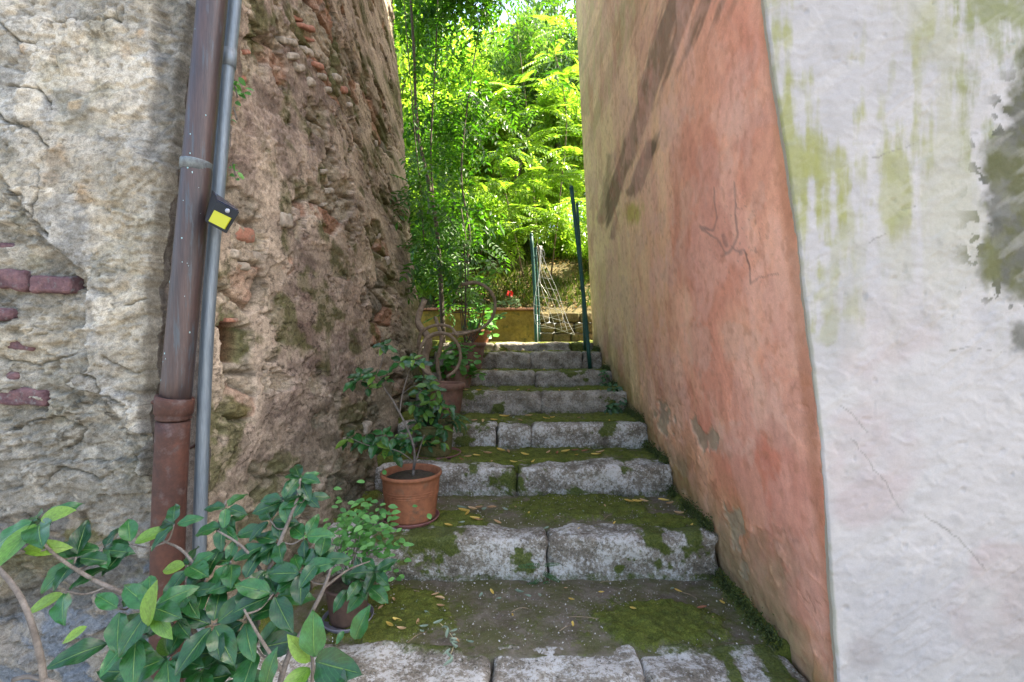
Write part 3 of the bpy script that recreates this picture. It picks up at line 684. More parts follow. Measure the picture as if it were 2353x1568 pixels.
alg([(2300, -60), (2260, 160), (2240, 260), (2290, 330)], [80, 60, 40, 60], G2, .8)
alg([(1880, 780), (1960, 700), (1990, 750)], [22, 34, 26], G1, .4)
darkp = [(2700, 60), (2353, 90), (2340, 180), (2300, 260), (2310, 300), (2262, 330), (2275, 400), (2258, 460), (2262, 520), (2250, 590), (2262, 650), (2300, 668), (2353, 678), (2700, 700)]
sd_ = sdpoly(px+(nf-.5)*70, py+(fbm(X2*9+5, Z2*9, 209, 5, .6)-.5)*60, darkp)
for pts in ([(2010, 360), (2060, 345), (2100, 330)], [(1960, 1010), (2010, 1080), (2080, 1170)], [(1935, 930), (1960, 950), (2000, 1000)], [(2180, 800), (2240, 790), (2300, 810)], [(2060, 480), (2110, 470)], [(2120, 1180), (2200, 1230), (2260, 1300)], [(1990, 560), (2040, 540)]):
    d_, _ = dline(px+(nf-.5)*30, py+(fbm(X2*10+4, Z2*12, 410, 5, .6)-.5)*34, pts); col = mixc(col, (.30, .29, .27), sm(2.2, .6, d_)*.6)
dk_ = sm(16, -22, sd_+(fbm(X2*30, Z2*30, 233, 4)-.5)*30)
spl = sm(70, -5, sd_)*(fbm(X2*34, Z2*34, 210, 3) > .60)*sm(100, 250, py)
col = mixc(col, (.125, .13, .105), np.clip(dk_+spl, 0, 1)*.92); col = mixc(col, (.16, .17, .06), dk_*sm(.42, .6, nf)*.6)
blot = sm(1.1, .3, np.hypot((px-2345)/36, (py-770)/60)+(nf-.5)*2.4); col = mixc(col, (.15, .155, .13), blot*.85)
blot = sm(1.0, .2, np.hypot((px-1990)/60, (py-1500)/60)+(nf-.5)*2.4)*.3; col = mixc(col, (.40, .33, .31), blot)
col = mixc(col, (.36, .38, .18), sm(9, 2, px-ex[None, :])*sm(.45, .6, fbm(X2*0+3, Z2*9, 215, 4))*.35)
tro = fbm(X2*10+Z2*6, Z2*30-X2*18, 206, 5, .55); tr2 = fbm(X2*34+Z2*12, Z2*70, 207, 3)
disp = .005*(big-.5)+.0045*(tro-.5)*sm(.35, .7, fbm(X2*4, Z2*4, 220, 3))+.0030*(tr2-.5)+.010*(sm(.52, .60, fbm(X2*6+Z2*3, Z2*22-X2*16, 236, 5, .6))-.5)*sm(.5, .62, fbm(X2*3.3, Z2*3.3, 237, 3))*.16-.003*sm(.88, .95, vn(X2*40, Z2*50, 208))*sm(.5, .6, nf)+.0016*sm(.58, .70, fbm(X2*14+Z2*9, Z2*20, 221, 4))
disp = disp-sm(3, 0, px-ex[None, :])*.006
col = mixc(col, G1, sm(.54, .72, fbm(X2*5, Z2*2.4, 230, 5)+(vs-.5)*.5)*.35*sm(1000, 300, py))
scr = fbm(X2*4+Z2*3, Z2*20-X2*14, 234, 5, .55); col = mixc(col, (.74, .73, .72), sm(.55, .68, scr)*.22)
col = mixc(col, (.42, .42, .42), sm(.5, .7, fbm(X2*16, Z2*20, 231, 5))*.22)
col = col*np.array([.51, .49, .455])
ww = Thing('white_wall', (1.6, 1.165, -1.33), 'off white plastered wall with green algae and a dark damp patch at far right', 'wall')
ww.part('plaster_face', np.stack([X2, DW-disp, Z2], -1), grid_faces(nx, len(T2)), m_white, cols=col)
e = np.stack([X2[0], (DW-disp)[0], Z2[0]], -1)
ww.part('plaster_edge', np.stack([e, e+np.array((.012, .03, 0))]), grid_faces(2, len(T2), True), m_white, cols=np.zeros((2, len(T2), 3))+np.array([.42, .38, .30]))

# ------------------------------------------------------------------ pipes and lamp
m_cop = mat_noise('weathered copper sheet', (.030, .024, .026), (.062, .040, .036), 5, .46, .0012, (.05, .06, .07), .5, .2, (9, 9, .7))
m_iron = mat_noise('rusty painted iron', (.032, .013, .009), (.075, .028, .017), 14, .7, .002, (.07, .045, .04), .4)
m_zinc = mat_noise('grey zinc conduit', (.10, .13, .155), (.17, .20, .22), 8, .5, .0008, (.12, .15, .18), .5, .35, (9, 9, .6))
DP = 1.27
def rings(pts, rads, seg=28): return tube(pts, 0, 0, seg, 1, smooth=False, radii=rads)
specks_ = []; m_verd = mat_noise('verdigris', (.16, .34, .36), (.35, .48, .48), 80, .7, .0003)
dp = Thing('downpipe', P(385, 1560, DP), 'fat copper rainwater pipe ending in a rusty cast iron foot', 'drainpipe')
pA = P(402, 930, DP); pT = P(512, -260, DP); ax = (pT-pA).normalized()
V, Fq = tube([pA, pA.lerp(pT, .5), pT], 62/2/F*DP, 59/2/F*DP, 36, 10); dp.part('copper_pipe', V, Fq, m_cop)
for (bx, by) in ():
    q = P(bx, by, DP); V, Fq = tube([q-ax*.008, q-ax*.0079, q+ax*.0079, q+ax*.008], 0, 0, 36, 1, smooth=False, radii=[.036, .0405, .0405, .036]); dp.part('bracket', V, Fq, m_iron)
j = P(452, 372, DP); rj = 61/2/F*DP
V, Fq = tube([j-ax*.028, j-ax*.002, j, j+ax*.001], 0, 0, 36, 1, smooth=False, radii=[rj+.0012, rj+.0022, rj+.0022, rj]); dp.part('seam_collar', V, Fq, mat_noise('verdigris seam', (.07, .08, .09), (.14, .17, .18), 60, .5, .001, None, .5, .3))
pc0 = P(398, 965, DP); pc1 = P(402, 912, DP); rc_ = 76/2/F*DP
V, Fq = rings([pc0, pc0.lerp(pc1, .1), pc0.lerp(pc1, .2), pc0.lerp(pc1, .3), pc0.lerp(pc1, .9), pc1, pc1-Vector((0, 0, .004))], [rc_*.82, rc_*.95, rc_*.86, rc_, rc_*1.02, rc_*.99, rc_*.8], 36); dp.part('socket_collar', V, Fq, m_iron)
V, Fq = tube([P(398, 968, DP), P(386, 1250, DP), P(380, 1700, DP)], 67/2/F*DP, 65/2/F*DP, 36, 8); dp.part('iron_pipe', V, Fq, m_iron)
for i in range(26):
    t = rnd.random(); c = pA.lerp(pT, t*.9); aa = -math.pi/2+rnd.uniform(-1.2, 1.2); rr = (62-3*t*.9)/2/F*DP
    nn = Vector((math.cos(aa), math.sin(aa), 0)); q = c+nn*(rr+.0002); L = rnd.uniform(.0006, .0018)*(1 if i % 6 else 1.8)
    V, Fq = lathe([(L, -.0008), (L*.7, .0005), (.0001, .0007)], (0, 0, 0), 7); V[:, 1] *= rnd.uniform(1, 2.2); V = V@np.array(nn.to_track_quat('Z', 'Y').to_matrix()).T+np.array(q)
    specks_.append((V, Fq))
V, Fq = merge(specks_); dp.part('verdigris_speck', V, Fq, m_verd, kind='stuff')
V, Fq = tube([P(352, 925, DP-.03), P(360, 922, DP+.05)], .006, .006, 10, 2); dp.part('fixing_lug', V, Fq, m_iron)
cp = Thing('conduit', P(455, 1560, 1.31), 'thin grey metal conduit running beside the copper pipe', 'pipe')
V, Fq = tube([P(552, -260, 1.33), P(540, 0, 1.33), P(520, 200, 1.33), P(503, 420, 1.33), P(480, 700, 1.33), P(466, 1000, 1.33), P(458, 1260, 1.33), P(448, 1700, 1.33)], 26/2/F*1.33, 28/2/F*1.33, 24, 6)
cp.part('metal_pipe', V, Fq, m_zinc)
jc = P(526, 155, 1.33); V, Fq = tube([jc, jc+Vector((.003, 0, .05))], 27/2/F*1.33+.001, None, 24, 2); cp.part('coupling', V, Fq, m_zinc)
V, Fq = tube([P(470, 1000, 1.33), P(452, 1020, 1.35), P(436, 1030, 1.37)], .004, .004, 8, 3); cp.part('pipe_clip', V, Fq, m_iron)

# solar lamp: a black wedge, tilted, with a yellow lit panel
m_blk, _, b_ = newmat('black plastic', .55, .3); b_.inputs['Base Color'].default_value = (.004, .004, .0045, 1)
m_yel, _nt, b_ = newmat('yellow light panel', .5, .5); b_.inputs['Base Color'].default_value = (.30, .30, .0, 1); b_.inputs['Emission Color'].default_value = (.55, .56, .0, 1); b_.inputs['Emission Strength'].default_value = .02
m_sol = mat_noise('blue black solar cell', (.012, .016, .03), (.02, .03, .06), 60, .25, .0005, None, .7)
DLm = 1.22
A = P(497, 462, DLm-.04); B_ = P(550, 488, DLm-.045); C_ = P(520, 537, DLm-.04); D_ = P(472, 510, DLm-.035)      # front panel corners
lamp_o = P(495, 500, 1.26)
lm = Thing('solar_lamp', lamp_o, 'small black solar wall lamp with a yellow panel tilted beside the pipe', 'lamp')
nrm_ = (B_-A).cross(D_-A).normalized()
if nrm_.y > 0: nrm_ = -nrm_
A2 = P(487, 437, DLm+.035); B2 = P(548, 482, DLm+.05); C2 = P(516, 533, DLm+.05); D2 = P(470, 505, DLm+.05)
def prism(fr, bk):
    V = [tuple(v) for v in fr+bk]; Fq = [(0, 1, 2, 3), (7, 6, 5, 4)]+[(i, i+4, (i+1) % 4+4, (i+1) % 4) for i in range(4)]
    return V, Fq
def bev(o, w_=.002, s=2):
    b = o.modifiers.new('bevel', 'BEVEL'); b.width = w_; b.segments = s; b.limit_method = 'ANGLE'; return o
V, Fq = prism([A, B_, C_, D_], [A2, B2, C2, D2]); bev(lm.part('housing', V, Fq, m_blk, smooth=False), .0015)
def inq(u, v, off): return A+(B_-A)*u+(D_-A)*v+(A-B_+C_-D_)*u*v+nrm_*off
V, Fq = prism([inq(.13, .38, .003), inq(.86, .36, .003), inq(.86, .88, .003), inq(.13, .90, .003)], [inq(.13, .38, -.002), inq(.86, .36, -.002), inq(.86, .88, -.002), inq(.13, .90, -.002)])
lm.part('light_panel', V, Fq, m_yel, smooth=False)
V, Fq = lathe([(.0, .006), (.003, .0055), (.0055, .003), (.006, 0)], (0, 0, 0), 16)
rt = nrm_.to_track_quat('Z', 'Y').to_matrix(); V = V@np.array(rt).T+np.array(inq(.58, .16, .0))
m_sen, _, b_ = newmat('grey sensor dome', .3, .5); b_.inputs['Base Color'].default_value = (.25, .27, .30, 1)
lm.part('motion_sensor', V, Fq, m_sen)
# solar cell on the upper, slanted side
tp = [A.lerp(A2, .12).lerp(B_.lerp(B2, .12), .06), A.lerp(A2, .12).lerp(B_.lerp(B2, .12), .94), A.lerp(A2, .88).lerp(B_.lerp(B2, .88), .94), A.lerp(A2, .88).lerp(B_.lerp(B2, .88), .06)]
upn = (tp[1]-tp[0]).cross(tp[3]-tp[0]).normalized(); upn = upn if upn.z > 0 else -upn
V, Fq = prism([p+upn*.0015 for p in tp], [p-upn*.001 for p in tp]); lm.part('solar_cell', V, Fq, m_sol, smooth=False)
V, Fq = tube([lamp_o+Vector((0, .03, 0)), P(500, 500, 1.36)], .006, .006, 10, 2); lm.part('bracket', V, Fq, m_blk)

# ------------------------------------------------------------------ leaf meshes
def leaf_mesh(name, L=1., W=.42, cup=.12, bend=.25, nu=9, nv=6, mat=None, tipp=1.6, wav=0.0, seed=0):
    """broad leaf from origin along +y, upper side +z"""
    V = []; uv = []
    for i in range(nu+1):
        t = i/nu; wv = W*.5*(math.sin(math.pi*min(1, t**.85))**.75)*(1-.0*t)
        if t > .82: wv *= 1-((t-.82)/.18)**1.2*.35
        wv = max(wv, .006)
        for k in range(nv+1):
            s = k/nv*2-1
            x = s*wv; z = cup*abs(s)**1.3*wv*2-bend*t*t+wav*math.sin(t*13+s*2+seed)*abs(s)*.08
            V.append((x*L, (t*(1-.08*bend))*L, z*L)); uv.append((k/nv, t))
    Fq = [(i*(nv+1)+k, i*(nv+1)+k+1, (i+1)*(nv+1)+k+1, (i+1)*(nv+1)+k) for i in range(nu) for k in range(nv)]
    me = np_mesh(name, V, Fq, uvs=uv); me.materials.append(mat); return me
m_cam = mat_leaf('camellia leaf', (.004, .034, .008), (.019, .098, .018), .13, .33, veins=True, spec=.5)
m_camy = mat_leaf('young camellia leaf', (.06, .16, .02), (.14, .24, .03), .3, .38, veins=True)
m_twig = mat_noise('grey twig bark', (.07, .06, .05), (.16, .14, .12), 40, .9, .001)
m_twig2 = mat_noise('dark bark', (.05, .04, .03), (.11, .085, .06), 40, .9, .002)
cam_leaves = [leaf_mesh('leaf', 1, rnd.uniform(.46, .58), rnd.uniform(.08, .22), rnd.uniform(.05, .32), 10, 6, m_cam, wav=.5, seed=i) for i in range(7)]
cam_young = [leaf_mesh('leaf', 1, rnd.uniform(.40, .5), .15, rnd.uniform(.1, .3), 10, 6, m_camy, seed=i) for i in range(3)]
EYE = Vector((0, 0, 0))
def leaf_matrix(pos, tip, nrm, size):
    y = tip.normalized(); z = (nrm-y*nrm.dot(y)); z = z.normalized() if z.length > 1e-4 else Vector((0, 0, 1)); x = y.cross(z)
    m = Matrix((x, y, z)).transposed().to_4x4(); m = Matrix.Translation(pos)@m@Matrix.Scale(size, 4); return m
def rosette(thing, c, n, size, meshes, young=None, py_=.1, aim=None, spread=1.0, tilt=.35, start=None):
    a0 = rnd.random()*6.28 if start is None else start
    axis = (aim or Vector((0, -.45, 1))).normalized()
    u = axis.cross(Vector((1, .1, 0))).normalized(); v = axis.cross(u)
    for i in range(n):
        a = a0+i*2.4+rnd.uniform(-.3, .3); el = rnd.uniform(-.1, .7)*tilt*2-(i/n)*.15
        dirn = (u*math.cos(a)+v*math.sin(a))*math.cos(el)+axis*math.sin(el)
        dirn = (dirn*spread+Vector((0, 0, rnd.uniform(-.15, .1)))).normalized()
        nr = axis+Vector((rnd.uniform(-.35, .35), rnd.uniform(-.5, .1), rnd.uniform(-.1, .3)))
        me = rnd.choice(young) if (young and rnd.random() < py_) else rnd.choice(meshes)
        m = leaf_matrix(c+dirn*size*.08-axis*size*.12*(i/n), dirn, nr, size*rnd.uniform(.75, 1.12))
        thing.inst('leaf', me, m)
def cam_leaf_px(thing, X, Y, X2_, Y2_, d, d2, nr, me, wide=1):
    a = P(X, Y, d); b = P(X2_, Y2_, d2); thing.inst('leaf', me, leaf_matrix(a, b-a, nr, (b-a).length*1.02))

# ------------------------------------------------------------------ foreground camellia
cs = Thing('camellia_shrub', (-.56, 1.0, -1.32), 'big glossy green camellia bush filling the lower left corner', 'shrub')
limbs = [
 ([P(560, 1760, 1.0), P(548, 1568, .98), P(590, 1430, .97), P(612, 1330, .98), P(650, 1230, 1.0), P(682, 1150, 1.02), P(690, 1100, 1.03)], .008, .0025),
 ([P(610, 1760, .92), P(650, 1545, .92), P(700, 1440, .92), P(745, 1350, .92), P(765, 1290, .95)], .007, .0025),
 ([P(540, 1760, .98), P(505, 1600, .97), P(470, 1500, .96), P(430, 1420, .95), P(400, 1330, .97)], .008, .003),
 ([P(470, 1500, .96), P(330, 1390, .93), P(210, 1330, .92), P(120, 1270, .9), P(80, 1215, .9)], .006, .002),
 ([P(590, 1430, .97), P(540, 1330, 1.0), P(500, 1230, 1.04), P(520, 1150, 1.06)], .005, .002),
 ([P(548, 1500, .97), P(440, 1290, .98), P(370, 1240, 1.0)], .005, .002),
 ([P(612, 1330, .98), P(560, 1260, .99), P(500, 1220, 1.0)], .004, .002),
 ([P(650, 1545, .92), P(600, 1470, .88), P(560, 1400, .88)], .004, .002),
 ([P(745, 1350, .92), P(800, 1310, 1.05), P(850, 1290, 1.1)], .003, .0015),
 ([P(700, 1760, .68), P(715, 1620, .67), P(718, 1530, .67), P(715, 1500, .67)], .004, .002),
 ([P(590, 1430, .97), P(660, 1330, 1.0), P(730, 1240, 1.05)], .004, .002)]
for pts, a, b in limbs:
    V, Fq = tube(pts, a, b, 8, 6, .12); cs.part('stem', V, Fq, m_twig)
lp = [q for pts, a, b in limbs for q in cat_rom(pts, 6)]
ros = [(85, 1195, .90, .078, 7), (40, 1262, .88, .07, 3), (175, 1280, .93, .07, 5), (235, 1262, .96, .065, 5), (150, 1360, .90, .07, 2), (300, 1250, .98, .065, 5), (345, 1225, 1.0, .065, 5), (400, 1205, 1.0, .06, 4),
 (445, 1215, 1.0, .06, 4), (350, 1300, .95, .07, 5), (430, 1300, .97, .07, 5), (345, 1395, .86, .085, 6), (275, 1400, .88, .07, 4), (310, 1460, .87, .08, 6), (255, 1475, .86, .08, 3), (385, 1510, .88, .085, 5),
 (490, 1435, .90, .08, 6), (470, 1335, .96, .07, 5), (530, 1290, .98, .068, 5), (520, 1165, 1.05, .05, 5), (512, 1210, 1.03, .055, 5), (560, 1335, .95, .07, 5), (620, 1195, 1.02, .062, 5), (650, 1150, 1.03, .06, 5),
 (688, 1098, 1.04, .055, 7), (705, 1140, 1.03, .055, 5), (640, 1245, 1.0, .062, 5), (612, 1305, .97, .068, 5), (628, 1365, .93, .075, 6), (655, 1420, .92, .07, 4), (562, 1425, .92, .075, 5), (590, 1490, .92, .075, 5),
 (700, 1235, 1.0, .062, 5), (690, 1315, .94, .07, 5), (735, 1285, .95, .068, 5), (540, 1235, 1.02, .06, 4), (425, 1360, .93, .07, 5),
 (460, 1540, .90, .08, 5), (320, 1545, .9, .08, 4), (540, 1550, .93, .08, 4), (400, 1420, .9, .075, 4), (505, 1500, .95, .075, 4), (605, 1245, 1.04, .06, 3)]
for (X, Y, d, s, n) in ros:
    if (380 < X < 700 and Y > 1200 and rnd.random() < .14) or (340 < X < 480 and 1180 < Y < 1340 and rnd.random() < .5): continue
    c = P(X, Y, d); n = max(3, n-1); rosette(cs, c, n+(rnd.random() < .5), s*.98, cam_leaves, cam_young, .06, Vector((rnd.uniform(-.3, .3), -.75+rnd.uniform(-.3, .2), 1)), tilt=.3)
    q = min(lp, key=lambda v: (v-c).length+(0.05 if v.z > c.z else 0))
    if (q-c).length > .02:
        V, Fq = tube([q, q.lerp(c, .5)+Vector((0, 0, -.01)), c], .0022, .0016, 6, 4); cs.part('twig', V, Fq, m_twig)
# the large near leaves at the bottom edge
N1 = Vector((0, -.9, .6))
for (x, y, x2, y2, d, d2) in [(722, 1510, 716, 1410, .66, .66), (715, 1520, 665, 1470, .67, .65), (725, 1520, 806, 1545, .66, .62), (712, 1535, 640, 1600, .67, .62), (735, 1530, 790, 1610, .66, .6), (610, 1580, 622, 1500, .66, .66),
    (610, 1585, 560, 1640, .66, .62), (340, 1440, 350, 1338, .84, .85), (200, 1440, 140, 1478, .82, .80), (700, 1545, 672, 1640, .67, .62), (718, 1500, 745, 1450, .66, .7), (816, 1470, 838, 1400, .98, .98), (790, 1450, 772, 1478, .95, .93)]:
    cam_leaf_px(cs, x, y, x2, y2, d, d2, N1+Vector((rnd.uniform(-.3, .3), 0, rnd.uniform(-.1, .3))), rnd.choice(cam_young if (x == 200 or rnd.random() < .2) else cam_leaves))
# bare grey stem crossing the left corner
bs = Thing('bare_branch', P(100, 1700, .6), 'bare grey branch rising in the bottom left corner', 'branch')
V, Fq = tube([P(110, 1700, .62), P(100, 1560, .62), P(88, 1490, .62), P(60, 1400, .63), P(25, 1340, .64), P(-40, 1270, .66)], .0045, .003, 10, 6, .08); bs.part('stem', V, Fq, m_twig)
V, Fq = tube([P(30, 1562, .62), P(70, 1556, .62), P(130, 1572, .62), P(180, 1600, .62)], .003, .003, 8, 6); bs.part('side_twig', V, Fq, m_twig)

# ------------------------------------------------------------------ pots
m_ter = mat_noise('terracotta', (.19, .072, .035), (.28, .11, .052), 7, .75, .0015, (.15, .085, .05))
m_terd = mat_noise('aged terracotta', (.12, .065, .045), (.20, .11, .075), 12, .85, .003, (.10, .10, .06))
m_mossp = mat_noise('mossy clay', (.07, .085, .03), (.15, .12, .05), 16, .95, .006, (.05, .06, .015))
m_sau = mat_noise('plum plastic saucer', (.16, .065, .06), (.22, .10, .09), 10, .55, .0005)
m_gsau = mat_noise('grey plastic saucer', (.12, .11, .13), (.19, .18, .2), 10, .55, .0005)
m_soil = mat_noise('potting soil', (.03, .022, .016), (.07, .05, .035), 60, .98, .006, (.05, .07, .015))
def pot(th, c, R1, R0, H, mat, rim=.012, rimh=.02, grooves=(), seg=48, lip=None):
    p = [(0, 0), (R0*.96, 0), (R0, .004)]
    n = 14
    for i in range(1, n):
        t = i/n; p.append((R0+(R1-R0)*t, H*t*(1-rimh/H)))
    zr = H-rimh; p += [(R1, zr), (R1+rim*.8, zr+.001), (R1+rim, zr+rimh*.3), (R1+rim, H-.004), (R1+rim*.6, H), (R1-.001, H), (R1-.006, H-.004), (R1-.012, H*.8), (R1-.02, H*.6)]
    for g in grooves:      # turned rings
        i = min(range(3, len(p)-9), key=lambda q: abs(p[q][1]-g*H)); rr = p[i][0]; z = g*H
        p = [q for q in p[:3+0]]+sorted([q for q in p[3:3+n-1] if abs(q[1]-z) > .006]+[(rr+.0, z-.004), (rr-.0035, z), (rr, z+.004)], key=lambda q: q[1])+p[3+n-1:] if False else p
    V, Fq = lathe(p, c, seg, .004, c[0]*9); o = th.part('pot', V, Fq, mat)
    for g in grooves:
        rr = R0+(R1-R0)*g/(1-rimh/H); V, Fq = lathe([(rr-.002, g*H-.003), (rr+.0022, g*H-.0015), (rr+.0022, g*H+.0015), (rr-.002, g*H+.003)], c, seg, .004, c[0]*9); th.part('ring', V, Fq, mat, parent=None)
    zs = H*.86; V, Fq = lathe([(R1*.985-.008, zs), (R1*.7, zs+.006), (R1*.35, zs+.012), (.001, zs+.010)], c, 32, .03, 3)
    V[:, 2] += .010*(fbm(V[:, 0]*60, V[:, 1]*60, 4, 3)-.5); th.part('soil', V, Fq, m_soil); return o
def saucer(th, c, R_, H, mat, seg=48):
    V, Fq = lathe([(0, 0), (R_*.86, 0), (R_*.9, .002), (R_*.98, H*.7), (R_*1.0, H), (R_*.97, H+.001), (R_*.945, H*.7), (R_*.88, .006), (0, .006)], c, seg); th.part('saucer', V, Fq, mat)

# pot 1: brown ringed plastic pot with small camellia
b1 = P(945, 1196, 2.09); b1.z = -.815
t1 = Thing('potted_camellia', b1, 'young camellia in an orange ringed pot with a plum saucer on the second tread', 'potted plant', 'potted plants lined up the left of the steps')
saucer(t1, b1, .128, .020, m_sau); c1 = b1+Vector((0, 0, .008))
pot(t1, c1, .131, .108, .212, m_ter, .008, .016, (.56, .60, .655))
st = [([P(948, 1105, 2.09), P(952, 1040, 2.1), P(938, 990, 2.1), P(905, 925, 2.12), P(885, 895, 2.14), P(868, 862, 2.15)], .0065, .003),
      ([P(918, 952, 2.11), P(925, 905, 2.12), P(940, 855, 2.12), P(955, 828, 2.12)], .0035, .002), ([P(868, 862, 2.15), P(878, 830, 2.15), P(882, 795, 2.15)], .003, .0015),
      ([P(950, 1060, 2.09), P(910, 1035, 2.05), P(850, 1025, 2.03), P(800, 1005, 2.02)], .003, .0015), ([P(925, 905, 2.12), P(945, 890, 2.1), P(962, 885, 2.1)], .0025, .0012), ([P(950, 1080, 2.09), P(965, 1030, 2.05), P(975, 1000, 2.0)], .004, .002)]
for pts, a, b in st: V, Fq = tube(pts, a, b, 8, 6, .1); t1.part('stem', V, Fq, m_twig)
for (X, Y, s, n) in [(882, 793, .062, 6), (862, 862, .07, 6), (830, 862, .066, 6), (815, 875, .062, 5), (845, 890, .06, 4), (920, 832, .06, 5), (950, 826, .066, 6), (965, 835, .055, 4), (800, 1008, .066, 6), (830, 1015, .07, 5), (862, 1018, .075, 5),
                      (890, 1022, .075, 6), (915, 1025, .072, 6), (938, 1020, .07, 5), (905, 1045, .065, 4), (885, 875, .055, 4), (880, 1000, .06, 4), (905, 1005, .06, 4)]:
    rosette(t1, P(X, Y, 2.06+rnd.uniform(-.04, .05)), n, s*1.0, cam_leaves, cam_young, .15, Vector((rnd.uniform(-.3, .3), -.6, 1)), tilt=.2)

# pot 0: dark pot with grey saucer, small-leaved herb
b0 = P(800, 1420, 1.62); b0.z = -.99
m_dpot = mat_noise('dark brown plastic', (.05, .03, .025), (.09, .055, .04), 10, .6, .0005)
t0 = Thing('potted_herb', b0, 'small leaved bright green herb in a dark pot on the lowest tread', 'potted plant', 'potted plants lined up the left of the steps')
saucer(t0, b0, .088, .018, m_gsau); pot(t0, b0+Vector((0, 0, .006)), .076, .06, .13, m_dpot, .005, .012)
m_herb = mat_leaf('herb leaf', (.05, .17, .04), (.13, .32, .08), .3, .5)
hl = [leaf_mesh('leaf', 1, .55, .1, .2, 4, 2, m_herb, seed=i) for i in range(3)]
hc = P(830, 1215, 1.62)
for i in range(16):
    a = rnd.random()*6.28; tip = hc+Vector((rnd.gauss(0, .06), rnd.gauss(0, .05), rnd.gauss(.0, .05)))
    V, Fq = tube([b0+Vector((rnd.uniform(-.02, .02), 0, .12)), b0.lerp(tip, .6)+Vector((0, 0, .05)), tip], .0018, .001, 5, 4); t0.part('stem', V, Fq, m_twig)
for i in range(298):
    if i < 250: q = hc+Vector((rnd.gauss(0, .062), rnd.gauss(0, .05), rnd.gauss(-.005, .052)))
    else: q = P(885, 1270, 1.62)+Vector((rnd.gauss(0, .035), rnd.gauss(0, .03), rnd.gauss(0, .06)))
    a = rnd.random()*6.28; dr = Vector((math.cos(a), math.sin(a)*.8-.2, rnd.uniform(-.3, .4)))
    t0.inst('leaf', rnd.choice(hl), leaf_matrix(q, dr, Vector((rnd.uniform(-.4, .4), -.6, .9)), rnd.uniform(.022, .037)))
for (X, Y, n) in [(830, 1330, 5), (862, 1312, 5), (800, 1350, 4), (845, 1345, 4)]: rosette(t0, P(X, Y, 1.45), n, .075, cam_leaves, None, 0, Vector((.2, -.7, 1)))

# pot 2: mossy pot with wide saucer, strap leaves
b2 = P(1003, 1045, 2.75); b2.z = -.69
t2 = Thing('potted_lily', b2, 'mossy clay pot of dark strap leaves on a wide plum saucer on the third tread', 'potted plant', 'potted plants lined up the left of the steps')
saucer(t2, b2, .148, .022, m_sau); pot(t2, b2+Vector((-.01, 0, .008)), .112, .098, .19, m_mossp, .006, .012)
m_strap = mat_leaf('strap leaf', (.015, .06, .02), (.04, .12, .05), .15, .35)
straps = []
for i in range(3):
    V = []; uv = []
    for a in range(13):
        t = a/12; wv = .07*math.sin(math.pi*min(1, .12+t*.88))**.6+.004
        for s in (-1, 0, 1): V.append((s*wv, t*math.cos(t*.5*(1+i*.4)), t*1.0*(.55-t*(.55+.15*i))+abs(s)*.02)); uv.append(((s+1)/2, t))
    me = np_mesh('strap_leaf', V, [(a*3+s, a*3+s+1, (a+1)*3+s+1, (a+1)*3+s) for a in range(12) for s in (0, 1)], uvs=uv); me.materials.append(m_strap); straps.append(me)
for (a, s, z) in [(10, .20, 0), (-15, .19, .01), (-30, .20, 0), (25, .18, .03), (45, .2, .02), (-45, .15, 0), (95, .2, .08), (120, .18, .08), (70, .22, .1), (150, .16, .06), (5, .17, .05)]:
    dr = Vector((math.cos(R(a)), -abs(math.sin(R(a)))*.8, 0)); m = leaf_matrix(P(1035, 968, 2.75)+Vector((-.03, 0, z-.02)), dr, Vector((0, 0, 1)), s); t2.inst('strap_leaf', rnd.choice(straps), m)
for (a, s) in [(70, .26), (95, .28), (110, .26), (85, .24), (125, .22), (60, .22)]:   # stiff upright ones
    dr = Vector((math.cos(R(a))*.8, -.1, 1)); m = leaf_matrix(P(985, 975, 2.78)+Vector((rnd.uniform(-.03, .05), 0, -.03)), dr, Vector((rnd.uniform(-.2, .2), -1, 0)), s); t2.inst('strap_leaf', rnd.choice(straps), m)
for (X, Y, s, n) in [(975, 870, .075, 6), (1010, 930, .07, 6), (990, 920, .08, 6), (1020, 985, .07, 5), (950, 990, .07, 5), (1035, 950, .07, 5), (965, 900, .07, 6), (985, 885, .07, 5), (1005, 895, .06, 5), (950, 930, .07, 5), (975, 945, .075, 6), (995, 960, .06, 4), (960, 970, .06, 4), (1000, 1000, .07, 5), (985, 1025, .06, 4), (1015, 1015, .06, 4), (975, 1010, .06, 3)]:
    rosette(t2, P(X, Y, 2.62+rnd.uniform(-.05, .05)), n, s, cam_leaves, cam_young, .3, Vector((.2, -.6, 1)), tilt=.2)
for pts in ([P(985, 985, 2.75), P(975, 940, 2.68), P(965, 905, 2.62)], [P(990, 985, 2.75), P(1002, 930, 2.68), P(1003, 898, 2.62)]):
    V, Fq = tube(pts, .004, .002, 6, 5); t2.part('stem', V, Fq, m_twig2)

